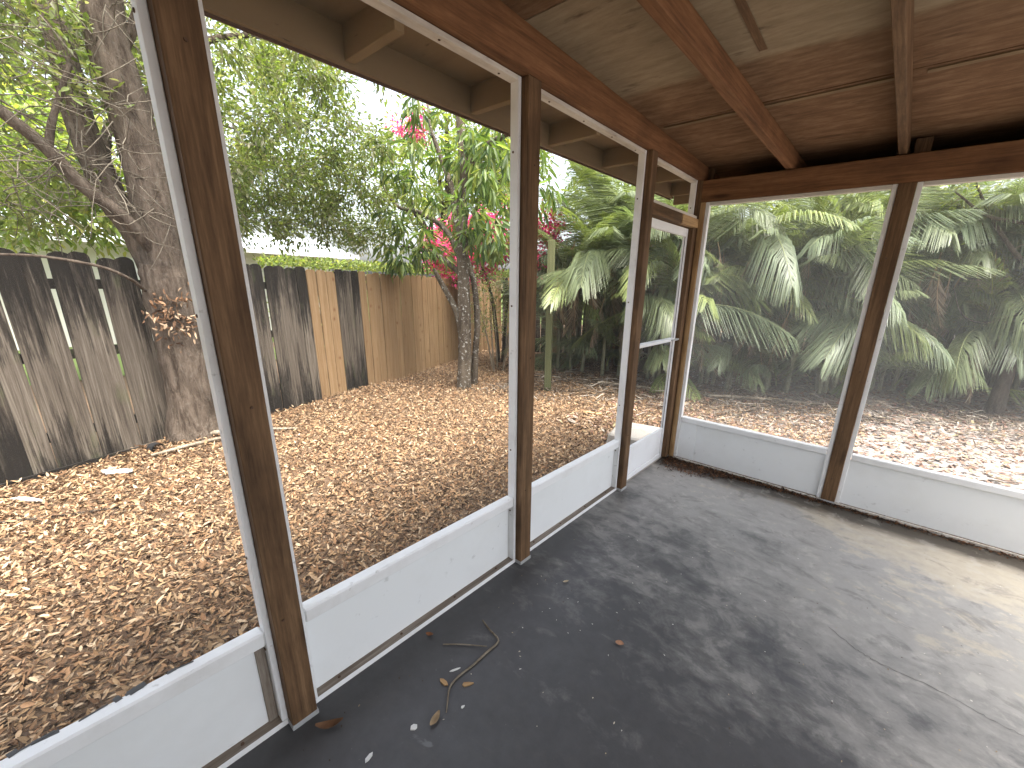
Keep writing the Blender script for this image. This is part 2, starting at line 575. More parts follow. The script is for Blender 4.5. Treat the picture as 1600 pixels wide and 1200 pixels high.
def leaves_arrays(pos, direc, nor, length, width, fold=0.25, droop=0.15):
    """one leaf each: 6 vertices, 2 folded quads"""
    n = len(pos)
    d = nrm(direc)
    s = nrm(np.cross(d, nor))
    u = np.cross(s, d)
    L = np.asarray(length).reshape(-1, 1) * np.ones((n, 1))
    W = np.asarray(width).reshape(-1, 1) * np.ones((n, 1))
    base = pos
    tip = pos + d * L - u * L * droop
    m1 = pos + d * L * 0.34 - u * L * droop * 0.2
    m2 = pos + d * L * 0.70 - u * L * droop * 0.55
    V = np.stack([base, m1 + s * W * 0.5 + u * W * fold, m2 + s * W * 0.42 + u * W * fold, tip,
                  m2 - s * W * 0.42 + u * W * fold, m1 - s * W * 0.5 + u * W * fold], 1)
    idx = np.arange(n)[:, None] * 6
    F = np.concatenate([idx + np.array([[0, 1, 2, 3]]), idx + np.array([[0, 3, 4, 5]])], 0)
    return V.reshape(-1, 3), F


def leaf_cols(n, palette, var=0.25, per=6):
    pal = np.array(palette)
    c = pal[rng.integers(0, len(pal), n)] * (1 + rng.uniform(-var, var, (n, 1)))
    return np.repeat(np.clip(c, 0.004, 1), per, 0)


# ================================================================== THE SETTING
bm = bmesh.new()
bmesh.ops.create_cube(bm, size=1)
for vv in bm.verts:
    vv.co = Vector((-0.105 if vv.co.x < 0 else 3.50, -1.6 if vv.co.y < 0 else 3.97, -0.16 if vv.co.z < 0 else 0.0))
bmesh.ops.bevel(bm, geom=bm.edges[:], offset=0.004, segments=1, affect='EDGES')
me = bpy.data.meshes.new('porch_floor')
bm.to_mesh(me); bm.free()
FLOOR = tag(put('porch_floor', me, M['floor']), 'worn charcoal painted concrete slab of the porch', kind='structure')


def ground_z(x, y):
    b = -0.085 + 0.02 * np.sin(1.3 * x + 0.7 * y) + 0.015 * np.sin(2.9 * y - 1.1 * x)
    # slight mound round the trees and the palm bed
    b = b + 0.06 * np.exp(-((x + 4.1) ** 2 + (y - 0.95) ** 2) / 0.3) + 0.05 * np.exp(-((x + 3.9) ** 2 + (y - 4.5) ** 2) / 0.25)
    row = y - (8.3 + 0.5 * x)
    b = b + 0.10 / (1 + np.exp(-4 * row))
    return b


# ground: one sheet, fine near the porch, reaching the horizon
gx = np.concatenate([[-300, -120, -50, -25, -14], np.arange(-9, 8.01, 0.25), [12, 25, 50, 120, 300]])
gy = np.concatenate([[-300, -120, -50, -20, -8], np.arange(-3, 13.01, 0.25), [18, 30, 60, 120, 300]])
XX, YY = np.meshgrid(gx, gy, indexing='ij')
inside = (XX > -0.3) & (XX < 4.9) & (YY < 4.0) & (YY > -8)
ZZ = ground_z(XX, YY)
far = (np.abs(XX) > 9.5) | (np.abs(YY) > 13.5)
ZZ = np.where(far, -0.09, ZZ)
ZZ = np.where((XX > -0.3) & (XX < 5.2) & (YY < 4.2) & (YY > -4), np.minimum(ZZ, -0.09), ZZ)
V = np.stack([XX, YY, ZZ], -1).reshape(-1, 3)
ny = len(gy)
I = np.arange(len(gx) - 1)[:, None] * ny + np.arange(ny - 1)[None, :]
I = I.ravel()
F = np.stack([I, I + ny, I + ny + 1, I + 1], 1)
GROUND = tag(put('ground', np_mesh('ground', V, F, smooth=True), M['soil']), 'bare sandy soil of the yard', kind='structure')

lawn = tag(put('lawn', np_mesh('lawn', [(-60, -30, -0.05), (-8.5, -30, -0.05), (-8.5, 60, -0.05), (-60, 60, -0.05)], [(0, 1, 2, 3)]), M['lawn']), "neighbour's grass beyond the fence", kind='structure')

# the house the porch is built on to, behind the photographer
hw = tag(block('house_wall', (-0.5, -1.75, -0.16), (6.5, -1.6, 3.2), M['stucco'], bev=0), 'cream stucco house wall at the back of the porch', kind='structure')

# ================================================================== PORCH ROOF
roof = empty('porch_roof', (0, 3.9, 2.55), 'flat timber porch roof with plywood ceiling, rafters and tan painted eave', 'roof')
CS = 0.030
def ceil_z(y): return 2.657 + CS * (3.95 - y)
def prism(profile_lo, profile_hi, name):
    n = len(profile_lo)
    V = list(profile_lo) + list(profile_hi)
    bm = bmesh.new()
    vs_ = [bm.verts.new(v_) for v_ in V]
    bm.faces.new(vs_[:n][::-1]); bm.faces.new(vs_[n:])
    for i in range(n):
        bm.faces.new((vs_[i], vs_[(i + 1) % n], vs_[n + (i + 1) % n], vs_[n + i]))
    bmesh.ops.recalc_face_normals(bm, faces=bm.faces[:])
    me = bpy.data.meshes.new(name); bm.to_mesh(me); bm.free()
    return me
def side_beam(x0, x1, y0, y1, zb, parent, mat, name):
    # local X runs along the beam
    yc = (y0 + y1) / 2
    lo = [(y0 - yc, -x0, 0), (y0 - yc, -x1, 0), (y0 - yc, -x1, ceil_z(y0) - zb - 0.002), (y0 - yc, -x0, ceil_z(y0) - zb - 0.002)]
    hi = [(y1 - yc, -x0, 0), (y1 - yc, -x1, 0), (y1 - yc, -x1, ceil_z(y1) - zb - 0.002), (y1 - yc, -x0, ceil_z(y1) - zb - 0.002)]
    return put(name, prism(lo, hi, name), mat, parent, (0, yc, zb), (0, 0, R(90)))
side_beam(-0.042, 0.0, -1.6, 4.25, 2.548, roof, M['beam'], 'beam')
side_beam(-0.090, -0.0435, -1.6, 4.25, 2.552, roof, M['beam'], 'beam')
# far beam (two plies)
block('beam', (-0.0395 + 0.041, 3.852, 2.372), (3.5, 3.892, 2.541), M['beam'], roof, 0.003)
block('beam', (0.001, 3.8935, 2.374), (3.5, 3.935, 2.539), M['beam'], roof, 0.003)
# rafters
for xf, xn in ((0.624, 0.54), (1.272, 1.205), (1.92, 1.86), (2.57, 2.51), (3.22, 3.16)):
    y0, y1 = -1.6, 4.28
    f_ = (3.85 - y0) / (3.85 - 1.5)
    xa = xf + (xn - xf) * f_
    xb = xf - (xn - xf) * (y1 - 3.85) / 2.35
    h = 0.108
    if xf < 1:
        h = 0.112
    a = Vector((xa + 0.019, y0, ceil_z(y0) - h / 2 - 0.001)); b = Vector((xb + 0.019, y1, ceil_z(y1) - h / 2 - 0.001))
    beam('rafter', a, b, 0.058 if xf < 1 else 0.042, h, M['beam'] if xf < 1 else M['post'], roof, bev=0.003)
block('blocking', (1.345, 3.94, 2.545), (1.43, 3.98, 2.648), M['post'], roof)
block('blocking', (0.004, 3.94, 2.545), (0.05, 3.98, 2.648), M['post'], roof)
# plywood ceiling sheets (each with its own colour tone)
rows = [(-1.65, 0.24, 0.35), (0.245, 1.575, 0.75), (1.58, 2.895, 0.0), (2.905, 4.30, 1.0)]
for (ya, yb, tone) in rows:
    for xa, xb in ((-0.47, 0.583), (0.586, 1.243), (1.246, 3.55)):
        yc, xc = (ya + yb) / 2, (xa + xb) / 2
        o = put('ceiling_sheet', box_mesh(xb - xa, yb - ya, 0.012, 0.001, 'ceiling_sheet'), M['ply'], roof, (xc, yc, ceil_z(yc) + 0.006 + random.uniform(0, 0.003)), (-math.atan(CS), 0, 0))
        o.color = (tone, 0, 0, 1)
beam('joint_strip', (0.03, 2.945, ceil_z(2.945) - 0.004), (1.26, 2.945, ceil_z(2.945) - 0.004), 0.035, 0.006, M['oldply'], roof, bev=0.001)
beam('joint_strip', (1.34, 2.945, ceil_z(2.945) - 0.004), (3.5, 2.945, ceil_z(2.945) - 0.004), 0.035, 0.006, M['oldply'], roof, bev=0.001)
beam('batten', (0.755, 1.0, ceil_z(1.0) - 0.003), (0.755, 2.34, ceil_z(2.34) - 0.003), 0.035, 0.004, M['post'], roof, bev=0.001)
# roofing felt on top so that no light comes through the joints
put('roofing', box_mesh(4.1, 6.1, 0.02, 0, 'roofing'), M['metal_foot'], roof, (1.54, 1.33, ceil_z(1.33) + 0.035), (-math.atan(CS), 0, 0))
# side eave: fascia and lookouts
def fz(y): return 2.497 + 0.010 * (y - 1.5)
beam('fascia', (-0.462, -1.6, fz(-1.6) + 0.066), (-0.462, 4.32, fz(4.32) + 0.066), 0.022, 0.15, M['tan'], roof)
beam('drip_edge', (-0.478, -1.6, fz(-1.6) - 0.004), (-0.478, 4.32, fz(4.32) - 0.004), 0.008, 0.03, M['rust'], roof, bev=0.001)
for y in (-0.95, -0.30, 0.35, 1.0, 1.66, 2.31, 2.96, 3.62, 4.24):
    beam('lookout', (-0.0915, y + 0.02, fz(y) + 0.064), (-0.45, y + 0.02, fz(y) + 0.064), 0.040, 0.118, M['tan'], roof)
put('soffit_sheet', box_mesh(0.362, 5.9, 0.008, 0, 'soffit_sheet'), M['tan'], roof, (-0.271, 1.36, fz(1.4) + 0.128), (0.008, 0, 0))
# far eave, closed with a soffit
beam('fascia', (-0.449, 4.335, 2.562), (3.55, 4.335, 2.562), 0.022, 0.20, M['tan'], roof)
block('soffit_sheet', (0.0, 3.937, 2.468), (3.5, 4.323, 2.476), M['tan'], roof, 0)

# ================================================================== SCREEN WALLS
FT, FD, D1 = 0.020, 0.050, 0.043       # frame strip thickness, depth, set-back
YA, YB, YC, WP = 0.3148, 1.6047, 2.8665, 0.089
YE = 3.852
side = empty('screen_wall', (0, 0.3, 0), 'screened side wall of white kneewall panels between brown posts, facing the mulch bed', 'wall')


def nail(p, normal, parent, r=0.006):
    bm = bmesh.new()
    bmesh.ops.create_cone(bm, cap_ends=True, segments=7, radius1=r, radius2=r * 0.8, depth=0.004)
    me = bpy.data.meshes.new('nail'); bm.to_mesh(me); bm.free()
    q = Vector(normal).to_track_quat('Z', 'Y')
    return put('nail', me, M['rust'], parent, p, q)


def side_post(y, base=True):
    o = block('post', (-0.089, y, 0.014), (0.0, y + WP, 2.5475), M['post'], side, 0.003)
    block('post_foot', (-0.0919, y - 0.003, 0.0005), (0.003, y + WP + 0.003, 0.022), M['metal_foot'], side, 0.001)
    for z in (0.5, 1.28, 2.2):
        nail((0.0015, y + 0.03 + 0.02 * (z > 1), z), (1, 0, 0), side, 0.005)
    return o


for y in (-0.975, YA, YB, YC):
    side_post(y)


def side_bay(y0, y1, worn=False):
    x1, x0 = -D1, -D1 - FD
    # upright strips against both posts, head strip, rail, sole, panel, screen
    for k_, ya in ((0, y0 + 0.001), (1, y1 - FT - 0.001)):
        block('frame_strip', (x0, ya, 0.0265), (x1, ya + FT, 2.5465), M['white'], side)
        for z in (0.36, 0.75, 1.55, 2.25):
            nail((x0 + 0.02, ya + (FT + 0.001 if k_ == 0 else -0.001), z), (0, 1 if k_ == 0 else -1, 0), side)
    block('head_strip', (x0, y0 + FT + 0.002, 2.526), (x1, y1 - FT - 0.002, 2.5465), M['oldwhite'], side)
    for t in np.linspace(0.12, 0.9, 4):
        nail((x0 + 0.025, y0 + t * (y1 - y0), 2.5255), (0, 0, -1), side)
    ra = put('rail', box_mesh(y1 - y0 - 2 * FT - 0.004, 0.056, 0.059, 0.006, 'rail', 0.0012), M['white'], side, (-0.071, (y0 + y1) / 2, 0.4255), (0, 0, R(90)))
    block('sole_plate', (-0.093, y0 + 0.001, 0.0005), (-D1 - 0.004, y1 - 0.001, 0.0235), M['sole'], side)
    block('sole_edge', (-D1 - 0.0035, y0 + 0.001, 0.0005), (-D1, y1 - 0.001, 0.025), M['white'], side, 0.003)
    for t in (0.1, 0.35, 0.62, 0.88):
        nail((-0.07, y0 + t * (y1 - y0), 0.0245), (0, 0, 1), side, 0.007)
    block('kneewall_panel', (-0.0935, y0 + FT + 0.002, 0.024), (-0.0860, y1 - FT - 0.002, 0.3955), M['panel'], side)
    sc_ = put('insect_screen', np_mesh('insect_screen', [(0, -(y1 - y0) / 2 + FT, -1.03), (0, (y1 - y0) / 2 - FT, -1.03), (0, (y1 - y0) / 2 - FT, 1.035), (0, -(y1 - y0) / 2 + FT, 1.035)], [(0, 1, 2, 3)]), M['screen_clear'], side, (-0.0945, (y0 + y1) / 2, 1.49))
    return ra


ribbon_pts = []
side_bay(-0.975 + WP, YA)
side_bay(YA + WP, YB)
block('gap_strip', (-0.0858, YA - FT - 0.034, 0.024), (-0.0795, YA - FT - 0.002, 0.3955), M['sole'], side)  # dark strip standing in for the shaded gap between panel and frame
side_bay(YB + WP, YC)
for _ in range(26):
    y_ = -0.9 + 1.0 * random.random()
    ribbon_pts.append((-0.094 + random.uniform(-.003, .004), y_, random.uniform(0.01, 0.05)))
for (x_, y_, l_) in ribbon_pts:
    put('peeled_patch', box_mesh(random.uniform(.006, .024), l_ * 1.4, 0.0016, 0, 'peeled_patch', 0.001), M['gasket'], side, (x_, y_, 0.4555), (0, 0, random.uniform(-.3, .3)))
block('sole_plate', (-0.093, YC + WP + 0.001, 0.0005), (-D1 - 0.004, YE - 0.005, 0.014), M['concrete'], side)
# transom over the door
TZ = 2.165
block('door_header', (-0.040, YC + WP + 0.001, TZ), (-0.002, 3.50, TZ + 0.075), M['post'], side)
block('door_header', (-0.041, 3.502, TZ + 0.002), (0.004, YE + 0.07, TZ + 0.073), M['cut_pine'], side)
block('door_header', (-0.089, YC + WP + 0.001, TZ), (-0.0415, YE - 0.004, TZ + 0.075), M['post'], side)
block('head_strip', (-0.093, YC + WP + 0.002, TZ + 0.0765), (-0.010, YE - 0.012, TZ + 0.098), M['oldwhite'], side)
block('head_strip', (-0.093, YC + WP + 0.002, 2.526), (-D1, YE - FT - 0.012, 2.5465), M['oldwhite'], side)
block('frame_strip', (-0.093, YE - FT - 0.009, TZ + 0.0985), (-D1, YE - 0.009, 2.5465), M['white'], side)
nail((-0.07, YE - FT - 0.0105, 2.33), (0, -1, 0), side)
put('insect_screen', np_mesh('insect_screen', [(0, -0.42, 0), (0, 0.42, 0), (0, 0.42, 0.265), (0, -0.42, 0.265)], [(0, 1, 2, 3)]), M['screen_clear'], side, (-0.0945, 3.395, TZ + 0.098))

# far wall
Y0, D2 = 3.852, 0.012
farw = empty('screen_wall', (1.35, Y0, 0), 'screened far wall of low white panels under wide openings, facing the palms', 'wall')


def far_post(x, x1, top=2.371):
    block('post', (x, Y0, 0.016), (x1, Y0 + 0.083, top), M['post'], farw, 0.003)
    block('post_foot', (x - 0.002, Y0 - 0.003, 0.0005), (x1 + 0.002, Y0 + 0.086, 0.026), M['metal_foot'], farw, 0.001)
    for z in (0.22, 0.62, 1.1, 1.9):
        nail((x + 0.02 + 0.04 * (z * 7 % 1), Y0 - 0.0015, z), (0, -1, 0), farw, 0.007)


# corner post, seen on two faces, plus its inner half
far_post(-0.089, -0.001, 2.545)
block('post', (0.001, Y0 + 0.002, 0.016), (0.043, Y0 + 0.081, 2.371), M['cut_pine'], farw, 0.003)
XD, WD = 1.3104, 0.0955
far_post(XD, XD + WD)
far_post(XD + 1.33, XD + 1.33 + WD)
far_post(3.41, 3.50)


def far_bay(x0, x1, joint=None):
    ya, yb = Y0 + D2, Y0 + D2 + 0.045
    for xa in (x0 + 0.001, x1 - 0.031):
        block('frame_strip', (xa, ya, 0.0255), (xa + 0.030, yb, 2.3705), M['white'], farw)
    block('head_strip', (x0 + 0.032, ya, 2.345), (x1 - 0.032, yb, 2.3705), M['oldwhite'], farw)
    put('rail', box_mesh(x1 - x0 - 0.066, 0.055, 0.050, 0.005, 'rail', 0.001), M['white'], farw, ((x0 + x1) / 2, Y0 + 0.040, 0.4265))
    block('sole_plate', (x0 + 0.001, ya + 0.004, 0.0005), (x1 - 0.001, Y0 + 0.075, 0.0225), M['sole'], farw)
    block('sole_edge', (x0 + 0.001, ya - 0.004, 0.0005), (x1 - 0.001, ya + 0.003, 0.024), M['oldwhite'], farw)
    pcs = [x0 + 0.032] + ([joint] if joint else []) + [x1 - 0.032]
    pcs[0] -= 0.008
    pcs[-1] += 0.008
    for q_, (a, b) in enumerate(zip(pcs[:-1], pcs[1:])):
        block('kneewall_panel', (a + 0.0006, Y0 + 0.030 + 0.004 * q_, 0.0235), (b - 0.0006, Y0 + 0.042 + 0.004 * q_, 0.401), M['panel'], farw)
    hw_ = (x1 - x0) / 2 - 0.02
    put('insect_screen', np_mesh('insect_screen', [(-hw_, 0, 0.45), (hw_, 0, 0.45), (hw_, 0, 2.347), (-hw_, 0, 2.347)], [(0, 1, 2, 3)]), M['screen'], farw, ((x0 + x1) / 2, Y0 + 0.0595, 0))


far_bay(0.044, XD, 0.235)
far_bay(XD + WD, XD + 1.33)
far_bay(XD + 1.33 + WD, 3.41)

# ------------------------------------------------------------------ screen door in the last side bay
door = empty('screen_door', (-0.06, 3.4, 0.015), 'white aluminium screen door with kick panel and push bar, in the corner bay', 'door')
dy0, dy1, dz0, dz1 = YC + WP + 0.004, 3.775, 0.018, 2.155
dx0, dx1 = -0.072, -0.046
block('stile', (dx0, dy0, dz0), (dx1, dy0 + 0.045, dz1), M['alu'], door)
block('stile', (dx0, dy1 - 0.040, dz0), (dx1, dy1, dz1), M['alu'], door)
block('top_rail', (dx0, dy0 + 0.0455, dz1 - 0.065), (dx1, dy1 - 0.0405, dz1), M['alu'], door)
block('bottom_rail', (dx0, dy0 + 0.0455, dz0), (dx1, dy1 - 0.0405, dz0 + 0.045), M['alu'], door)
block('kick_panel', (dx0 + 0.008, dy0 + 0.0455, dz0 + 0.0455), (dx1 - 0.007, dy1 - 0.0405, 0.315), M['alu'], door)
block('kick_rail', (dx0, dy0 + 0.0455, 0.3155), (dx1, dy1 - 0.0405, 0.335), M['alu'], door)
block('push_bar', (-0.076, dy0 + 0.002, 1.195), (-0.0225, dy1 - 0.06, 1.222), M['alu'], door, 0.004)
block('latch', (-0.0455, dy1 - 0.15, 1.20), (-0.010, dy1 + 0.025, 1.216), M['metal_foot'], door, 0.003)
block('latch_handle', (-0.0215, dy1 - 0.34, 1.178), (-0.004, dy1 - 0.22, 1.193), M['gasket'], door, 0.004)
for (ya, yb, za, zb) in ((dy0 + 0.046, dy0 + 0.051, 0.336, dz1 - 0.066), (dy1 - 0.0465, dy1 - 0.041, 0.336, dz1 - 0.066)):
    block('spline', (dx1 - 0.006, ya, za), (dx1 - 0.002, yb, zb), M['gasket'], door, 0.001)
put('insect_screen', np_mesh('insect_screen', [(0, dy0 + 0.045 - 3.4, 0.33), (0, dy1 - 0.04 - 3.4, 0.33), (0, dy1 - 0.04 - 3.4, dz1 - 0.06), (0, dy0 + 0.045 - 3.4, dz1 - 0.06)], [(0, 1, 2, 3)]), M['screen_door'], door, (-0.060, 3.4, 0))
jamb = [block('jamb', (-0.089, dy1 + 0.003, 0.016), (-0.006, YE - 0.002, 2.163), M['post'], door, 0.003)]

# right-hand end of the porch, out of the picture: the same kind of kneewall and posts
endw = empty('screen_wall', (3.45, 1.5, 0), 'screened end wall with white kneewall at the other end of the porch', 'wall')
for y in (-1.55, 0.3, 2.1):
    block('post', (3.41, y, 0.0), (3.50, y + 0.089, 2.66), M['post'], endw)
for a, b in ((-1.46, 0.3), (0.389, 2.1), (2.189, 3.85)):
    block('kneewall_panel', (3.45, a, 0.0), (3.46, b, 0.40), M['panel'], endw)
    block('rail', (3.43, a, 0.4005), (3.49, b, 0.455), M['white'], endw)

# ================================================================== FLOOR CRACK AND LITTER
def ribbon(name, pts, wd, z, mat, parent=None):
    V, F = [], []
    P = [Vector(p) for p in pts]
    for i, p in enumerate(P):
        t = (P[min(i + 1, len(P) - 1)] - P[max(0, i - 1)]).normalized()
        n_ = Vector((-t.y, t.x, 0))
        w_ = wd * random.uniform(0.4, 1.2)
        V += [(p.x + n_.x * w_, p.y + n_.y * w_, z), (p.x - n_.x * w_, p.y - n_.y * w_, z)]
    for i in range(len(P) - 1):
        F.append((2 * i, 2 * i + 1, 2 * i + 3, 2 * i + 2))
    return put(name, np_mesh(name, V, F), mat, parent)


cr = [(1.52, 2.30, 0), (1.645, 2.222, 0), (1.73, 2.204, 0), (1.94, 2.206, 0), (2.073, 2.176, 0), (2.18, 2.167, 0), (2.5, 2.08, 0), (3.1, 2.12, 0)]
pp = []
for a, b in zip(cr[:-1], cr[1:]):
    for t in np.arange(0, 1, 0.12):
        pp.append((a[0] + (b[0] - a[0]) * t + random.uniform(-.004, .004), a[1] + (b[1] - a[1]) * t + random.uniform(-.006, .006), 0))
ribbon('crack', pp, 0.0016, 0.0012, M['gasket'], FLOOR)

tw = Tubes()
tw.path([(0.153, 1.147, 0.012, 0.0035), (0.225, 1.13, 0.010, 0.004), (0.300, 1.115, 0.007, 0.0045), (0.303, 1.03, 0.006, 0.0048), (0.306, 0.95, 0.006, 0.0045), (0.300, 0.87, 0.006, 0.0042), (0.311, 0.812, 0.006, 0.004), (0.35, 0.77, 0.005, 0.0035), (0.385, 0.735, 0.004, 0.0025)], 6, 3)
tag(put('dry_twig', tw.mesh('dry_twig'), M['twig']), 'long kinked dry twig lying on the porch floor', 'twig')
tw = Tubes()
tw.path([(0.114, 0.928, 0.005, 0.0028), (0.19, 0.99, 0.008, 0.003), (0.285, 1.052, 0.0125, 0.0025)], 6, 3)
tag(put('dry_twig', tw.mesh('dry_twig'), M['twig']), 'short straight dry twig touching the kinked twig on the floor', 'twig')


def curled_leaf(name, x, y, L_, W_, rz, c, label, curl=0.5, group=None, z0=0.0):
    n = 7
    V, F, C_ = [], [], []
    for i in range(n):
        t = i / (n - 1)
        wd = W_ * math.sin(math.pi * (0.06 + 0.9 * t)) ** 0.8
        zz = 0.004 + curl * L_ * (t - 0.45) ** 2
        for j in (-1, 0, 1):
            V.append(((t - 0.5) * L_, j * wd * 0.5, zz + abs(j) * wd * 0.28))
            C_.append(np.array(c) * random.uniform(0.75, 1.2))
    for i in range(n - 1):
        for j in range(2):
            a = i * 3 + j
            F.append((a, a + 1, a + 4, a + 3))
    me = np_mesh(name, V, F, C_, True)
    return tag(put(name, me, M['litter'], None, (x, y, z0), (0, 0, rz)), label, 'leaf', group)


curled_leaf('dry_leaf', 0.089, 0.41, 0.10, 0.035, 0.9, (0.16, 0.085, 0.045), 'long curled brown leaf on the floor by the nearest post', 0.9)
curled_leaf('dry_leaf', 0.376, 0.688, 0.06, 0.028, 1.9, (0.30, 0.22, 0.13), 'small tan leaf on the floor below the end of the long twig', 0.8)
curled_leaf('dry_leaf', 0.75, 1.489, 0.04, 0.03, 0.3, (0.36, 0.2, 0.12), 'small reddish leaf alone on the dark middle of the floor', 0.5)
curled_leaf('dry_leaf', 0.30, 1.665, 0.035, 0.017, 1.0, (0.4, 0.33, 0.22), 'tiny pale leaf on the floor below the second post', 0.5)
curled_leaf('dry_leaf', 0.02, 0.92, 0.04, 0.022, 0.4, (0.22, 0.1, 0.05), 'rusty brown leaf against the sole plate near the long twig', 0.7)


def chip(name, x, y, sx, sy, sz, rz, mat, label, cat):
    bm = bmesh.new()
    n = 6
    top, bot = [], []
    for i in range(n):
        an = 2 * math.pi * i / n
        rr = random.uniform(0.75, 1.15)
        top.append(bm.verts.new((math.cos(an) * sx * 0.5 * rr, math.sin(an) * sy * 0.5 * rr, sz * random.uniform(0.8, 1.4))))
        bot.append(bm.verts.new((math.cos(an) * sx * 0.5 * rr, math.sin(an) * sy * 0.5 * rr, 0)))
    bm.faces.new(top); bm.faces.new(bot[::-1])
    for i in range(n):
        bm.faces.new((bot[i], bot[(i + 1) % n], top[(i + 1) % n], top[i]))
    me = bpy.data.meshes.new(name); bm.to_mesh(me); bm.free()
    return tag(put(name, me, mat, None, (x, y, 0.0005), (0, 0, rz)), label, cat)


chip('paint_flake', 0.336, 0.619, 0.032, 0.026, 0.004, 0.5, M['paper'], 'largest white paint flake, square, on the dark floor', 'flake')
chip('paint_flake', 0.304, 0.452, 0.040, 0.016, 0.005, 1.9, M['paper'], 'narrow white paint flake at the bottom edge of the floor', 'flake')
chip('paint_flake', 0.261, 0.881, 0.045, 0.010, 0.004, 1.1, M['paper'], 'thin white paint sliver left of the long twig', 'flake')
chip('wood_chip', 0.272, 0.811, 0.055, 0.022, 0.007, 0.1, M['cut_pine'], 'pale wood chip beside the lower bend of the long twig', 'chip')
chip('wood_chip', 0.355, 0.87, 0.05, 0.02, 0.005, 0.9, M['cut_pine'], 'crumbled pale wood chip right of the long twig', 'chip')
chip('paint_flake', 0.416, 0.794, 0.018, 0.011, 0.004, 1.4, M['paper'], 'small white paint flake below the crumbled wood chip', 'flake')

# fine crumbs scattered over the floor and the dirt swept against the far wall
def scatter_chips(name, pos, length, width, palette, mat, tilt=0.35, lift=0.006, label='', var=0.3):
    n = len(pos)
    az = rng.uniform(0, 2 * math.pi, n)
    d = np.stack([np.cos(az), np.sin(az), rng.normal(0, tilt, n)], 1)
    nr = nrm(np.stack([rng.normal(0, tilt, n), rng.normal(0, tilt, n), np.ones(n)], 1))
    V, F = leaves_arrays(pos + np.array([[0, 0, lift]]), d, nr, length, width, rng.uniform(-0.15, 0.25, (n, 1)), 0.1)
    return tag(put(name, np_mesh(name, V, F, leaf_cols(n, palette, var)), mat), label, kind='stuff')


n = 260
p = np.stack([rng.uniform(0.03, 2.6, n), rng.uniform(0.3, 3.7, n), np.zeros(n)], 1)
scatter_chips('floor_crumbs', p, rng.uniform(0.004, 0.014, (n, 1)), rng.uniform(0.003, 0.007, (n, 1)), [(0.7, 0.68, 0.62), (0.35, 0.28, 0.19), (0.08, 0.06, 0.045), (0.5, 0.45, 0.36)], M['litter'], 0.15, 0.002, 'tiny pale crumbs and grit scattered over the porch floor')
n = 5200
px_ = np.abs(rng.normal(0, 0.75, n)); px_ = np.where(rng.random(n) < 0.3, rng.uniform(0, 3.5, n), px_) + 0.0
wdt = 0.045 + 0.20 * np.exp(-((px_ - 0.2) / 0.35) ** 2)
p = np.stack([px_, Y0 + 0.008 - np.abs(rng.normal(0, 1, n)) * wdt * 0.55, np.abs(rng.normal(0, 0.006, n))], 1)
p = p[(p[:, 0] < 3.4)]
scatter_chips('wall_dirt', p, rng.uniform(0.01, 0.04, (len(p), 1)), rng.uniform(0.004, 0.012, (len(p), 1)), [(0.10, 0.05, 0.028), (0.05, 0.032, 0.022), (0.20, 0.10, 0.05), (0.03, 0.022, 0.018)], M['litter'], 0.35, 0.003, 'dark brown leaf crumbs and dirt swept against the far wall')

# ================================================================== MULCH AND LITTER
def fence_x(y): return -4.02 - 0.30 * y
n = 135000
U = rng.random((n * 2, 2))
yy_ = -1.3 + 9.0 * U[:, 0] ** 1.25
xx_ = (fence_x(yy_) + 0.02) + U[:, 1] * (-0.12 - fence_x(yy_))
xx_ = np.where(yy_ > 4.0, xx_ + (U[:, 1] * 1.6) * np.clip((yy_ - 4) / 2, 0, 1), xx_)
keep = (xx_ < -0.12) | (yy_ > 4.02)
xx_, yy_ = xx_[keep][:n], yy_[keep][:n]
p = np.stack([xx_, yy_, ground_z(xx_, yy_) + rng.uniform(-0.004, 0.02, len(xx_))], 1)
CH = [(0.30, 0.195, 0.105), (0.36, 0.25, 0.15), (0.25, 0.15, 0.078), (0.19, 0.105, 0.054), (0.42, 0.315, 0.205), (0.13, 0.075, 0.04), (0.29, 0.17, 0.09), (0.33, 0.22, 0.12), (0.075, 0.045, 0.026), (0.10, 0.06, 0.034)]
sz = rng.uniform(0.020, 0.062, (len(p), 1))
scatter_chips('mulch', p, sz, sz * rng.uniform(0.18, 0.38, (len(p), 1)), CH, M['chip'], 0.55, 0.010, 'orange brown wood chip mulch covering the side yard')
n = 24000
xx_ = rng.uniform(-1.6, 6.5, n); yy_ = rng.uniform(4.02, 11.5, n)
keep = yy_ < 9.4 + 0.5 * xx_
xx_, yy_ = xx_[keep], yy_[keep]
p = np.stack([xx_, yy_, ground_z(xx_, yy_) + rng.uniform(0, 0.02, len(xx_))], 1)
LT = [(0.27, 0.175, 0.115), (0.32, 0.235, 0.18), (0.18, 0.10, 0.066), (0.36, 0.30, 0.235), (0.23, 0.12, 0.08), (0.11, 0.066, 0.046), (0.30, 0.25, 0.14), (0.27, 0.165, 0.135)]
sz = rng.uniform(0.03, 0.10, (len(p), 1))
scatter_chips('leaf_litter', p, sz, sz * rng.uniform(0.28, 0.5, (len(p), 1)), LT, M['litter'], 0.30, 0.008, 'fallen pinkish brown leaves on the sandy ground before the palms')

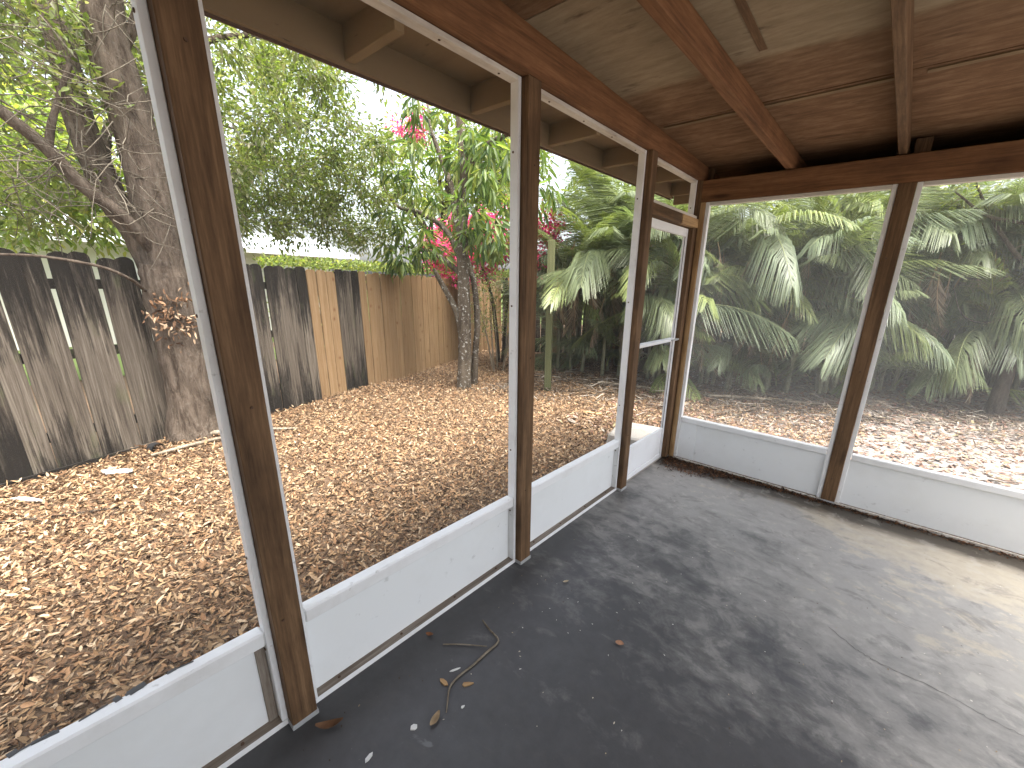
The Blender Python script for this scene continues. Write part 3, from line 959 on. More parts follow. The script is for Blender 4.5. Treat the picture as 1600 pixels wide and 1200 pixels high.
n = 5200
xx_ = rng.uniform(-3.6, 5.5, n)
yy_ = 7.05 + 0.5 * xx_ + rng.normal(0, 0.75, n) + 0.35 * (xx_ < -1)
p = np.stack([xx_, yy_, ground_z(xx_, yy_) + rng.uniform(0, 0.06, n)], 1)
p = p[yy_ > 4.6]
scatter_chips('palm_debris', p, rng.uniform(0.12, 0.36, (len(p), 1)), rng.uniform(0.010, 0.022, (len(p), 1)), [(0.13, 0.105, 0.08), (0.22, 0.19, 0.155), (0.075, 0.058, 0.042), (0.30, 0.265, 0.22), (0.10, 0.07, 0.045)], M['litter'], 0.22, 0.01, 'grey brown fallen palm leaflets matted on the ground under the palms')

# ================================================================== FENCES
def board_mesh(name, W_, H_, T_, style):
    """picket: local X is its height from 0, Y its width, Z its thickness"""
    if style == 'dog':
        c = 0.026
        out = [(0, -W_ / 2), (0, W_ / 2), (H_ - c, W_ / 2), (H_, W_ / 2 - c), (H_, -W_ / 2 + c), (H_ - c, -W_ / 2)]
    else:
        out = [(0, -W_ / 2), (0, W_ / 2)]
        for t in np.linspace(0, math.pi, 8):
            out.append((H_ - 0.045 + 0.045 * math.sin(t) * random.uniform(0.85, 1.1), W_ / 2 * math.cos(t)))
    n_ = len(out)
    bm = bmesh.new()
    a = [bm.verts.new((x, y, -T_ / 2)) for x, y in out]
    b = [bm.verts.new((x, y, T_ / 2)) for x, y in out]
    bm.faces.new(a[::-1]); bm.faces.new(b)
    for i in range(n_):
        bm.faces.new((a[i], a[(i + 1) % n_], b[(i + 1) % n_], b[i]))
    bmesh.ops.recalc_face_normals(bm, faces=bm.faces[:])
    me = bpy.data.meshes.new(name); bm.to_mesh(me); bm.free()
    return me


fdir = Vector((-0.30, 1, 0)).normalized()      # along the side fence
fnor = Vector((1, 0.30, 0)).normalized()       # towards the yard
fence = empty('board_fence', (fence_x(2.5), 2.5, -0.08), 'side fence of grey weathered and newer tan boards along the mulch bed', 'fence')
PITCH_Y = 0.1452
old_meshes = [board_mesh('picket', 0.139, 1.0, 0.017, 'worn') for _ in range(5)]
def picket(parent, pt, height, style, mat, along, nor, W_, lean=0.0, twist=0.0):
    me = board_mesh('picket', W_, height, 0.017, style)
    x = (Vector((0, 0, 1)) + along * lean).normalized()
    z = (nor + along * twist).normalized()
    y = z.cross(x).normalized()
    z = x.cross(y)
    return put('picket', me, mat, parent, pt, Matrix((x, y, z)).transposed())


y = 2.48 - PITCH_Y * 24
i = -24
while y < 7.55:
    new = (0 <= i <= 2) or i >= 6
    grey = not new
    yc = y + PITCH_Y / 2
    pt = Vector((fence_x(yc), yc, -0.11 + (0 if grey else 0.01)))
    H_ = (1.90 if grey else 1.865) - 0.012 * max(0, yc - 3) + random.uniform(-0.02, 0.015)
    if i < -14:
        H_ += 0.02
    old_left = i < 0
    W_ = PITCH_Y * 1.044 - (random.uniform(0.002, 0.012) if old_left else random.uniform(0.007, 0.012))
    pt = pt + fnor * random.uniform(-0.009, 0.009)
    picket(fence, pt, H_, 'worn' if old_left else 'dog', M['fence_old'] if grey else M['fence_new'], fdir, fnor, W_, random.uniform(-0.012, 0.012) if old_left else random.uniform(-.004, .004), random.uniform(-0.07, 0.07) if old_left else random.uniform(-.035, .035))
    y += PITCH_Y
    i += 1
for z in (0.25, 0.95, 1.55):
    a = Vector((fence_x(-1.2), -1.2, z)) - fnor * 0.035
    b = Vector((fence_x(7.55), 7.55, z)) - fnor * 0.035
    beam('fence_rail', a, b, 0.038, 0.085, M['fence_old'], fence)
for yp in (-0.9, 1.5, 3.9, 6.3):
    pt = Vector((fence_x(yp), yp, 0)) - fnor * 0.105
    beam('fence_post', pt + Vector((0, 0, -0.2)), pt + Vector((0, 0, 1.7)), 0.09, 0.09, M['fence_old'], fence)
beam('kickboard', Vector((fence_x(-0.9), -0.9, -0.055)) + fnor * 0.03, Vector((fence_x(0.62), 0.62, -0.045)) + fnor * 0.03, 0.022, 0.06, M['fence_old'], fence)

# back fence behind the palms
bd = Vector((1, 0.42, 0)).normalized()
bn = Vector((0.42, -1, 0)).normalized()
b0 = Vector((fence_x(7.62), 7.62, -0.06))
bfence = empty('board_fence', b0 + bd * 6, 'back fence of grey boards seen in slits behind the palm clumps', 'fence')
s = 0.0
while s < 13.5:
    grey = True
    W_ = 0.15 - random.uniform(0.006, 0.022)
    picket(bfence, b0 + bd * (s + 0.075) + bn * random.uniform(-.004, .004), 1.86 + random.uniform(-.03, .03), 'dog', M['fence_old'] if random.random() < 0.75 else M['fence_new'], bd, bn, W_, random.uniform(-.012, .012), random.uniform(-.04, .04))
    s += 0.15
for z in (0.3, 1.5):
    beam('fence_rail', b0 + bd * 0.05 + Vector((0, 0, z)) - bn * 0.03, b0 + bd * 13.5 + Vector((0, 0, z)) - bn * 0.03, 0.038, 0.085, M['fence_old'], bfence)

# green treated timber stake before the palms
st_ = empty('timber_stake', (-2.78, 5.36, -0.09), 'tall greenish square timber stake standing before the palms', 'post')
beam('stake_post', (-2.78, 5.36, -0.15), (-2.80, 5.36, 2.32), 0.105, 0.105, M['stake'], st_, roll=0.5, bev=0.006)
nail((-2.745, 5.30, 1.2), (0.5, -0.8, 0), st_, 0.01)

# concrete step outside the door
sp_ = empty('door_step', (-0.45, 4.25, -0.1), 'rough concrete step slab on the mulch outside the screen door', 'step')
put('slab', box_mesh(0.62, 0.55, 0.16, 0.02, 'slab', 0.015), M['concrete'], sp_, (-0.50, 4.20, -0.02), (0.02, 0.01, 0.25))

# ================================================================== TREES
def grow(paths, targets, n_seg=5, r_tip=0.004, r_pow=0.0045, sag=0.08, min_start=0.0):
    """skeleton paths [(x,y,z,r)...]; twigs grow to every target from the nearest node"""
    nodes = []
    for p_ in paths:
        for q in smooth_path(p_, 4):
            nodes.append(q)
    nodes = [np.array(q) for q in nodes if q[2] > min_start]
    P = np.array(nodes)
    tubes, ends = [], []
    T = np.array(targets)
    d0 = np.min(np.linalg.norm(T[:, None, :] - P[None, :, :3], axis=2), 1)
    for t in T[np.argsort(d0)]:
        dd = np.linalg.norm(P[:, :3] - t, axis=1) + 0.4 * np.maximum(0, P[:, 2] - t[2])
        a = P[np.argmin(dd)]
        L_ = np.linalg.norm(t - a[:3])
        r0 = min(a[3] * 0.75, r_tip + r_pow * L_ * 2.0)
        pts = []
        off = rng.normal(0, 0.10 * L_, 3)
        for i in range(n_seg + 1):
            u = i / n_seg
            q = a[:3] + (t - a[:3]) * u + off * math.sin(math.pi * u) + np.array([0, 0, sag * L_ * math.sin(math.pi * u)])
            pts.append((*q, r0 + (r_tip * 0.6 - r0) * u))
        tubes.append(pts)
        ends.append(np.array(pts))
        P = np.vstack([P, np.array(pts)[1:]])
    return tubes, ends


def tree_foliage(ends, per, spread, L_, W_, palette, droop=0.3, along=True, down=0.0, var=0.28, fold=0.2):
    pos, di = [], []
    for e in ends:
        k_ = rng.poisson(per)
        u = np.sort(rng.uniform(0.25, 1.0, k_)) if along else np.ones(k_) * 0.97
        idx = u * (len(e) - 1)
        i0 = np.clip(idx.astype(int), 0, len(e) - 2)
        f_ = (idx - i0)[:, None]
        q = e[i0, :3] * (1 - f_) + e[i0 + 1, :3] * f_
        ax = nrm(e[i0 + 1, :3] - e[i0, :3])
        off = rng.normal(0, spread, (k_, 3))
        pos.append(q + off)
        dd = nrm(off + 1e-6) * 0.7 + ax * 0.5 + rng.normal(0, 0.35, (k_, 3))
        dd[:, 2] -= down
        di.append(dd)
    pos, di = np.vstack(pos), np.vstack(di)
    n_ = len(pos)
    nr = nrm(np.stack([rng.normal(0, .5, n_), rng.normal(0, .5, n_), np.ones(n_)], 1))
    LL = rng.uniform(0.7, 1.25, (n_, 1)) * L_
    V, F = leaves_arrays(pos, di, nr, LL, LL * (W_ / L_), fold, droop)
    return V, F, leaf_cols(n_, palette, var)


def ell(c, r, n_, shell=0.0):
    out = []
    while len(out) < n_:
        q = rng.uniform(-1, 1, 3)
        l = np.linalg.norm(q)
        if l <= 1 and l >= shell:
            out.append(np.array(c) + q * np.array(r))
    return out


def make_tree(name, base, label, paths, targets, per, spread, L_, W_, palette, mat_bark, mat_twig, down=0.0, droop=0.25, wob=0.05, sides=12, leafy=1.0, cat='tree', group=None, r_pow=0.0045, along=True, sag=0.08, min_start=0.8, leafmat='leaf', var=0.28):
    t = empty(name, base, label, cat, group)
    tb = Tubes()
    for i_, p_ in enumerate(paths):
        tb.path(p_, sides if p_[0][3] > 0.06 else 7, 5, wob)
    put('trunk', tb.mesh('trunk'), mat_bark, t)
    tubes, ends = grow(paths, targets, r_pow=r_pow, sag=sag, min_start=min_start)
    tw_ = Tubes()
    for p_ in tubes:
        tw_.add([q[:3] for q in p_], [max(q[3], 0.0025) for q in p_], 5)
    tag(put('branches', tw_.mesh('branches'), mat_twig, t), kind='stuff')
    use = [e for e in ends if rng.random() < leafy]
    V, F, C_ = tree_foliage(use, per, spread, L_, W_, palette, droop, along, down, var)
    put('crown', np_mesh('crown', V, F, C_), M[leafmat], t)
    return t, ends


GRN = [(0.13, 0.165, 0.05), (0.165, 0.205, 0.062), (0.10, 0.135, 0.045), (0.20, 0.235, 0.08), (0.155, 0.18, 0.085)]
GRN_L = [(0.19, 0.25, 0.065), (0.24, 0.29, 0.085), (0.15, 0.21, 0.055), (0.28, 0.31, 0.11), (0.32, 0.31, 0.085)]
GREY = [(0.20, 0.205, 0.115), (0.25, 0.25, 0.15), (0.16, 0.17, 0.085), (0.29, 0.28, 0.175), (0.17, 0.20, 0.08)]

# big leaning tree by the fence
bx, by = -4.12, 0.90
paths = [
    [(bx + 0.02, by - 0.01, -0.2, 0.34), (bx, by, 0.06, 0.265), (bx, by + 0.03, 0.53, 0.225), (bx, by + 0.02, 1.08, 0.215), (bx, by + 0.01, 1.55, 0.205), (bx + 0.02, by + 0.01, 1.75, 0.185)],
    [(bx + 0.02, by + 0.02, 1.45, 0.16), (bx + 0.02, by + 0.03, 2.22, 0.165), (bx + 0.02, by + 0.03, 2.70, 0.16), (bx, by - 0.02, 3.37, 0.15), (bx, by - 0.02, 3.69, 0.14), (bx - 0.05, by + 0.1, 4.6, 0.11), (bx - 0.2, by + 0.4, 5.8, 0.07)],
    [(bx - 0.03, by + 0.0, 1.45, 0.13), (-4.26, 0.80, 1.99, 0.12), (-4.3, 0.70, 2.26, 0.115), (-4.33, 0.63, 2.62, 0.11), (-4.38, 0.60, 3.0, 0.10), (-4.45, 0.60, 3.6, 0.085), (-4.7, 0.5, 4.8, 0.05)],
    [(-4.03, 0.84, 1.88, 0.06), (-3.9, 0.65, 2.15, 0.056), (-3.9, 0.47, 2.34, 0.052), (-3.88, 0.333, 2.56, 0.048), (-3.85, 0.215, 2.69, 0.045), (-3.8, 0.05, 2.81, 0.04), (-3.6, -0.6, 3.1, 0.025)],
    [(-3.88, 0.335, 2.56, 0.03), (-3.86, 0.37, 2.70, 0.026), (-3.85, 0.43, 2.86, 0.022), (-3.85, 0.50, 3.03, 0.02), (-3.85, 0.575, 3.2, 0.015)],
    [(-4.02, 0.72, 1.5, 0.016), (-3.85, 0.62, 1.60, 0.014), (-3.8, 0.473, 1.69, 0.013), (-3.8, 0.281, 1.74, 0.012), (-3.8, 0.085, 1.765, 0.011), (-3.8, -0.2, 1.76, 0.008)],
    [(bx, by + 0.05, 2.9, 0.05), (-4.4, 1.4, 3.7, 0.036), (-4.7, 2.2, 4.25, 0.026), (-5.0, 3.2, 4.5, 0.014)],
    [(bx, by + 0.05, 3.5, 0.045), (-3.9, 1.5, 4.5, 0.032), (-3.7, 2.4, 4.9, 0.022), (-3.7, 3.2, 5.0, 0.012)],
    [(-4.3, 0.66, 2.5, 0.05), (-4.8, 0.9, 3.1, 0.035), (-5.6, 1.6, 3.5, 0.022), (-6.4, 2.4, 3.7, 0.012)],
]
tg = (ell((-5.2, 2.6, 3.35), (1.3, 1.5, 0.95), 190) + ell((-6.0, 3.6, 2.9), (1.2, 1.5, 0.75), 110) + ell((-5.4, 2.6, 2.45), (1.0, 1.5, 0.4), 75) + ell((-4.6, 0.2, 3.2), (0.9, 1.0, 0.9), 42)
      + ell((-4.0, 0.0, 4.2), (1.2, 1.3, 0.8), 42) + ell((-4.2, 2.4, 4.4), (1.2, 1.6, 0.7), 70) + ell((-4.9, 0.2, 2.3), (0.6, 0.7, 0.35), 22))
tree1, e1 = make_tree('leaning_tree', (bx, by, -0.1), 'large grey brown forked tree leaning at the fence behind the nearest post', paths, tg, 60, 0.085, 0.070, 0.027, GRN + GRN_L[:3] + GREY, M['bark'], M['tree_twig'], sag=0.05)
# bare twigs hanging round the limbs on the left
tb = Tubes()
for _ in range(330):
    c = np.array([rng.uniform(-4.3, -3.3), rng.uniform(-0.5, 1.15), rng.uniform(2.0, 4.0)])
    d = nrm(np.array([rng.normal(0, 1), rng.normal(0, 1), rng.normal(-0.15, 0.45)]))
    L_ = rng.uniform(0.3, 0.8)
    b1 = rng.normal(0, 0.10, 3)
    tb.path([(*c, 0.0042), (*(c + d * L_ * 0.35 + b1), 0.0036), (*(c + d * L_ * 0.7 + b1 * 0.3 + rng.normal(0, .05, 3)), 0.003), (*(c + d * L_ + rng.normal(0, .1, 3)), 0.002)], 4, 2)
tag(put('bare_twigs', tb.mesh('bare_twigs'), M['tree_twig'], tree1), kind='stuff')
o = tree1.children[-1]
# clump of dead leaves caught on the trunk
n = 190
pos = np.array([-3.92, 0.87, 1.27]) + rng.normal(0, 1, (n, 3)) * np.array([0.045, 0.085, 0.13])
di = np.stack([rng.normal(0.3, .5, n), rng.normal(0, .6, n), rng.normal(-0.7, .4, n)], 1)
V, F = leaves_arrays(pos, di, nrm(rng.normal(0, 1, (n, 3))), rng.uniform(0.04, 0.085, (n, 1)), rng.uniform(0.016, 0.028, (n, 1)), 0.25, 0.2)
put('dead_leaves', np_mesh('dead_leaves', V, F, leaf_cols(n, [(0.25, 0.145, 0.08), (0.17, 0.09, 0.045), (0.36, 0.26, 0.17), (0.11, 0.06, 0.032)])), M['litter'], tree1)

# lichen-spotted tree with long drooping leaves
mx, my = -3.86, 4.45
paths = [
    [(mx - 0.03, my, -0.25, 0.16), (mx - 0.02, my, 0.0, 0.125), (mx + 0.02, my, 0.5, 0.11), (mx + 0.03, my, 0.9, 0.105), (mx + 0.03, my, 1.76, 0.095), (mx + 0.035, my, 2.68, 0.08), (mx + 0.09, my, 3.36, 0.07), (mx + 0.03, my, 3.98, 0.06), (mx - 0.05, my, 4.6, 0.04)],
    [(mx + 0.02, my, 1.9, 0.05), (-4.15, 4.4, 2.42, 0.042), (-4.75, 4.35, 2.72, 0.034), (-5.3, 4.3, 2.85, 0.026), (-5.7, 4.3, 3.2, 0.02)],
    [(mx + 0.03, my, 1.75, 0.05), (-4.2, 4.25, 2.05, 0.04), (-4.7, 4.2, 2.16, 0.03), (-4.95, 4.15, 2.2, 0.015)],
    [(mx + 0.08, my, 3.2, 0.05), (-3.34, 4.5, 3.48, 0.042), (-2.97, 4.5, 3.56, 0.034), (-2.4, 4.5, 3.64, 0.025)],
    [(mx + 0.02, my, 2.6, 0.05), (-4.3, 4.55, 3.3, 0.04), (-4.7, 4.6, 3.95, 0.03), (-4.9, 4.7, 4.4, 0.015)],
    [(-3.95, 4.72, -0.2, 0.07), (-3.86, 4.70, 0.5, 0.055), (-3.80, 4.70, 1.06, 0.05), (-3.90, 4.70, 1.75, 0.045), (-4.3, 4.7, 2.6, 0.03), (-4.5, 4.8, 3.2, 0.02)],
    [(mx - 0.02, my, 0.75, 0.06), (-4.1, 4.5, 1.2, 0.05), (-4.45, 4.5, 1.62, 0.045), (-4.65, 4.5, 1.85, 0.03)],
]
tg = ell((-4.2, 4.4, 3.2), (1.5, 0.9, 1.1), 75) + ell((-3.0, 4.6, 3.0), (0.9, 0.8, 0.9), 40) + ell((-4.7, 4.2, 2.2), (0.7, 0.5, 0.45), 22) + ell((-3.4, 4.5, 2.3), (0.45, 0.4, 0.3), 10)
make_tree('mango_tree', (mx, my, -0.1), 'slim white lichen spotted tree with long drooping leaves growing in the mulch', paths, tg, 15, 0.05, 0.19, 0.042, [(0.10, 0.155, 0.042), (0.13, 0.19, 0.05), (0.065, 0.11, 0.04), (0.17, 0.225, 0.07), (0.21, 0.24, 0.06)], M['bark_lichen'], M['darkbark'], down=0.75, droop=0.35, along=False, r_pow=0.006)

# pink bougainvillea over the fence corner
bg_ = empty('bougainvillea', (-5.1, 6.4, -0.1), 'bougainvillea with bright pink bracts sprawling over the fence corner', 'shrub')
tb = Tubes()
tgt = ell((-5.6, 6.0, 2.35), (1.1, 0.6, 0.75), 95) + ell((-4.2, 6.1, 2.4), (1.0, 0.5, 0.7), 45) + ell((-7.6, 6.3, 4.9), (0.5, 0.4, 0.3), 10)
bp = [[(-5.0, 6.4, -0.2, 0.05), (-5.05, 6.35, 0.8, 0.045), (-5.2, 6.3, 1.6, 0.035), (-5.8, 6.3, 2.6, 0.02)], [(-4.95, 6.45, -0.2, 0.04), (-4.7, 6.3, 0.9, 0.03), (-4.4, 6.2, 2.0, 0.02), (-4.0, 6.1, 2.7, 0.012)]]
for p_ in bp:
    tb.path(p_, 7, 5, 0.04)
tubes, ends = grow(bp, tgt, r_pow=0.003, min_start=0.8)
for p_ in tubes:
    tb.add([q[:3] for q in p_], [max(q[3], 0.003) for q in p_], 5)
put('stems', tb.mesh('stems'), M['darkbark'], bg_)
V, F, C_ = tree_foliage(ends, 26, 0.10, 0.06, 0.035, GRN_L + GRN, 0.2)
put('foliage', np_mesh('foliage', V, F, C_), M['leaf'], bg_)
V, F, C_ = tree_foliage([e for e in ends if rng.random() < 0.75], 70, 0.09, 0.058, 0.05, [(0.70, 0.05, 0.22), (0.75, 0.09, 0.30), (0.65, 0.05, 0.13), (0.75, 0.17, 0.26)], 0.15, along=False)
put('bracts', np_mesh('bracts', V, F, C_), M['petal'], bg_)

# airy shrub at the foot of the fence corner
sh = empty('leafy_shrub', (-4.55, 5.9, -0.1), 'airy olive shrub behind the lichen spotted trunk at the fence corner', 'shrub')
tb = Tubes()
bp = [[(-4.55 + a * 0.1, 5.9 + b_ * .1, -0.2, 0.02), (-4.55 + a * 0.3, 5.9 + b_ * .2, 0.6, 0.015), (-4.55 + a * .6, 5.9 + b_ * .3, 1.4, 0.008)] for a, b_ in ((-1, 0), (1, .3), (0.2, -1), (.4, 1), (-.5, .6))]
for p_ in bp: tb.path(p_, 6, 4)
tubes, ends = grow(bp, ell((-4.5, 5.7, 1.15), (0.85, 0.45, 0.75), 80), r_pow=0.002, min_start=0.2)
for p_ in tubes: tb.add([q[:3] for q in p_], [max(q[3], 0.003) for q in p_], 4)
put('stems', tb.mesh('stems'), M['twig'], sh)
V, F, C_ = tree_foliage(ends, 26, 0.08, 0.05, 0.018, GREY + GRN, 0.2)
put('foliage', np_mesh('foliage', V, F, C_), M['leaf'], sh)

# ================================================================== PALMS
def frond_mesh(name, L_, arch, pairs, ll, droop, palette, vee=0.45, curl=0.0, shut=1.0):
    """feather frond growing along +X from its stalk, arching down; folded leaflets"""
    V, F, C_ = [], [], []
    def rach(t):
        x = L_ * (t - 0.10 * arch * t ** 3)
        return Vector((x, curl * t * t, -arch * L_ * 0.62 * t ** 2.1))
    pts = [rach(i / 12) for i in range(13)]
    rv, rf = tube_arrays(pts, [0.011 * (1 - 0.85 * i / 12) + 0.0015 for i in range(13)], 4)
    V += [tuple(v_) for v_ in rv]; F += rf
    rc = np.array(palette[0]) * np.array([1.6, 1.45, 1.2])
    C_ += [rc] * len(rv)
    for i in range(pairs):
        t = 0.16 + 0.84 * (i + 0.5) / pairs
        p_ = rach(t); tan_ = (rach(min(t + 0.02, 1.02)) - rach(t - 0.02)).normalized()
        l_ = ll * (math.sin(math.pi * (0.18 + 0.78 * t)) ** 0.7) * random.uniform(0.85, 1.1)
        side_ = Vector((0, 1, 0)); upv = side_.cross(tan_) * -1
        if upv.z < 0: upv = -upv
        ang = (R(58 - 30 * t) + random.uniform(-.12, .12)) * shut * (1 if shut == 1 else random.uniform(0.4, 1.6))
        for s_ in (-1, 1):
            d = (tan_ * math.cos(ang) + side_ * s_ * math.sin(ang) + upv * (vee + random.uniform(-.12, .12))).normalized()
            wv = d.cross(upv).normalized() * (0.0058 + 0.0025 * random.random())
            q0 = p_
            q1 = p_ + d * l_ * 0.45 + Vector((0, 0, -droop * l_ * 0.12))
            q2 = p_ + d * l_ * 0.85 + Vector((0, 0, -droop * l_ * 0.62))
            o_ = len(V)
            c = np.array(random.choice(palette)) * random.uniform(0.75, 1.2)
            for q, w_ in ((q0, 0.35), (q1, 1.0), (q2, 0.25)):
                V.append(tuple(q - wv * w_)); V.append(tuple(q + wv * w_)); C_ += [c, c]
            F += [(o_, o_ + 1, o_ + 3, o_ + 2), (o_ + 2, o_ + 3, o_ + 5, o_ + 4)]
    return np_mesh(name, V, F, C_)


PG = [(0.12, 0.15, 0.075), (0.145, 0.175, 0.085), (0.10, 0.125, 0.065), (0.165, 0.195, 0.105)]
PGB = [(0.17, 0.21, 0.125), (0.20, 0.245, 0.15), (0.14, 0.18, 0.11)]
PY = [(0.175, 0.215, 0.075), (0.22, 0.25, 0.095), (0.145, 0.185, 0.065)]
PD = [(0.24, 0.19, 0.14), (0.33, 0.28, 0.22), (0.17, 0.13, 0.095), (0.42, 0.37, 0.30)]
greens = [frond_mesh('frond', random.uniform(1.35, 1.8), random.uniform(0.55, 1.15), 66, random.uniform(0.40, 0.56), random.uniform(1.0, 2.1), pal, 0.35, random.uniform(-.2, .2)) for pal in (PG, PG, PG, PGB, PGB, PY, PG, PY, PY)]
deads = [frond_mesh('frond', random.uniform(1.1, 1.5), random.uniform(0.1, 0.5), 46, random.uniform(0.30, 0.42), 0.5, PD, -0.05, random.uniform(-.3, .3), 0.38) for _ in range(4)]
for g_ in greens: g_.materials.append(M['frond'])
for g_ in deads: g_.materials.append(M['deadfrond'])


def add_frond(parent, pt, az, el, me, scale, label=None):
    o = put('frond', me, None, parent, pt)
    o.rotation_euler = (random.uniform(-.35, .35), -el, az)
    o.scale = (scale,) * 3
    if label: o['label'] = label
    return o


ORD = ['first', 'second', 'third', 'fourth', 'fifth', 'sixth', 'seventh', 'eighth', 'ninth', 'tenth', 'eleventh', 'twelfth', 'thirteenth', 'fourteenth']
def palm(x, y, label, n_st, hmin, hmax, low=6, dead=3, spread=0.35, lean=0.5):
    z0 = float(ground_z(np.array(x), np.array(y)))
    t = empty('areca_palm', (x, y, z0), label, 'palm', 'palm clumps along the back fence')
    for k_ in range(n_st):
        a = random.uniform(0, 2 * math.pi)
        r_ = random.uniform(0.05, spread)
        b = Vector((x + math.cos(a) * r_, y + math.sin(a) * r_, z0 - 0.05))
        H_ = random.uniform(hmin, hmax)
        ln_ = random.uniform(0.1, lean)
        top = b + Vector((math.cos(a) * ln_, math.sin(a) * ln_, H_))
        mid = (b + top) / 2 - Vector((math.cos(a), math.sin(a), 0)) * 0.08
        tb_ = Tubes()
        r0 = random.uniform(0.024, 0.04)
        tb_.path([(*b, r0 * 1.25), (*mid, r0), (*top, r0 * 0.8)], 7, 5, 0.04)
        V0 = [tuple(Vector(v_) - b) for v_ in tb_.V]
        put('cane', np_mesh('cane', V0, tb_.F, smooth=True), M['palm_stem'], t, b)
        nf = random.randint(7, 9)
        a0 = random.uniform(0, 6.28)
        for f_ in range(nf):
            az = a0 + f_ * 2.4 + random.uniform(-.3, .3)
            el = R(random.choice([75, 60, 48, 35, 20, 5])) + random.uniform(-.1, .1)
            add_frond(t, top + Vector((0, 0, -0.05)), az, el, random.choice(greens), random.uniform(0.8, 1.1))
        for f_ in range(random.randint(0, 2) if dead else 0):
            az = random.uniform(0, 6.28)
            add_frond(t, top + Vector((0, 0, -0.12)), az, R(random.uniform(-75, -45)), random.choice(deads), random.uniform(0.7, 1.0), 'dry brown hanging frond')
    for f_ in range(low):
        az = random.uniform(R(180), R(360)) if random.random() < 0.75 else random.uniform(0, 6.28)
        el = R(random.uniform(15, 75))
        add_frond(t, (x + random.uniform(-.25, .25), y + random.uniform(-.25, .25), z0 + random.uniform(0.1, 0.9)), az, el, random.choice(greens), random.uniform(0.6, 0.95))
    for f_ in range(dead):
        az = random.uniform(R(190), R(350))
        add_frond(t, (x + random.uniform(-.4, .4), y - random.uniform(0.1, .7), z0 + random.uniform(1.4, 2.6)), az, R(random.uniform(-88, -62)), random.choice(deads), random.uniform(0.7, 1.0), 'dry brown hanging frond')
    return t


front = [(-3.35, 6.95), (-2.45, 7.15), (-1.6, 7.45), (-0.75, 7.95), (0.05, 8.3), (0.85, 8.75), (1.7, 9.4), (2.5, 10.0), (3.6, 10.6), (4.7, 10.9)]
for i, (x, y) in enumerate(front):
    palm(x, y, 'palm clump with arching fronds, %s from the greenish stake in the front row' % ORD[i], 6, 1.3, 2.75, 9, 9)
back = [(-3.0, 7.9), (-1.9, 8.4), (-0.6, 9.0), (0.6, 9.6), (2.0, 10.5), (3.3, 11.1)]
for i, (x, y) in enumerate(back):
    palm(x, y, 'taller palm clump, %s from the fence corner in the row behind' % ORD[i], 6, 1.6, 3.0, 4, 5)

# leaning trunk tree at the right and its bare branches
paths = [
    [(3.0, 9.25, -0.25, 0.14), (3.02, 9.25, 0.0, 0.11), (3.0, 9.25, 0.66, 0.085), (3.0, 9.25, 1.25, 0.08), (3.05, 9.2, 1.99, 0.07), (3.05, 9.1, 2.84, 0.06), (3.2, 9.0, 4.0, 0.04)],
    [(3.02, 9.2, 1.9, 0.035), (2.6, 8.9, 2.3, 0.03), (2.2, 8.6, 2.8, 0.02), (1.9, 8.4, 3.3, 0.012)],
    [(3.05, 9.15, 2.4, 0.035), (2.7, 8.8, 2.6, 0.028), (2.2, 8.4, 2.7, 0.02), (1.8, 8.2, 3.0, 0.01)],
    [(3.02, 9.2, 1.5, 0.02), (2.6, 9.0, 1.3, 0.015), (2.3, 8.9, 1.4, 0.01), (2.1, 8.7, 1.8, 0.006)],
]
tg = ell((2.6, 8.6, 3.3), (1.3, 0.9, 0.8), 70) + ell((3.6, 9.0, 2.6), (0.9, 0.8, 0.9), 40)
make_tree('leaning_tree', (3.0, 9.25, -0.1), 'thin dark leaning tree with bare twigs standing before the right-hand palms', paths, tg, 22, 0.08, 0.075, 0.028, GRN_L + GRN, M['darkbark'], M['twig'], leafy=0.6, r_pow=0.004)

# ================================================================== BEYOND THE FENCES
def far_tree(name, base, label, h, crown, n_t, per, L_, W_, pal, group='trees beyond the fences'):
    x, y, z = base
    r_ = 0.05 * h / 2
    pa = [[(x, y, -0.2, r_ * 1.3), (x + .1, y, h * .3, r_), (x + .05, y + .1, h * .6, r_ * .7), (x + .2, y, h * .95, r_ * .3)]]
    for _ in range(5):
        a = random.uniform(0, 6.28)
        pa.append([(x + .08, y, h * .35, r_ * .6), (x + math.cos(a) * h * .12, y + math.sin(a) * h * .12, h * .52, r_ * .45), (x + math.cos(a) * h * .27, y + math.sin(a) * h * .27, h * .7, r_ * .2)])
    tg_ = []
    for c, r in crown:
        tg_ += ell(c, r, n_t // len(crown))
    return make_tree(name, base, label, pa, tg_, per, 0.17, L_, W_, pal, M['darkbark'], M['darkbark'], group=group, min_start=h * .2, sides=8)


far_tree('broadleaf_tree', (-7.8, -1.2, -0.1), 'bright green tree beyond the fence at the left edge', 4.6, [((-7.6, -0.6, 3.0), (1.6, 1.8, 1.4)), ((-7.2, 0.5, 2.8), (0.8, 1.0, 0.9))], 150, 55, 0.11, 0.05, [(0.22, 0.29, 0.07), (0.27, 0.32, 0.09), (0.17, 0.24, 0.06), (0.34, 0.34, 0.10)])
far_tree('broadleaf_tree', (-10.5, 3.0, -0.1), 'olive tree beyond the fence behind the leaning tree', 7.0, [((-10.0, 3.2, 5.6), (2.2, 2.6, 1.5)), ((-9.5, 1.0, 5.2), (1.5, 1.7, 1.3))], 170, 55, 0.13, 0.055, GRN + GREY)
far_tree('broadleaf_tree', (-9.5, 8.6, -0.1), 'yellow green tree beyond the fence behind the lichen spotted tree', 6.5, [((-9.2, 8.4, 4.6), (2.0, 2.2, 1.9)), ((-8.0, 9.5, 5.2), (1.8, 1.5, 1.6))], 200, 55, 0.13, 0.055, GRN_L + GRN)
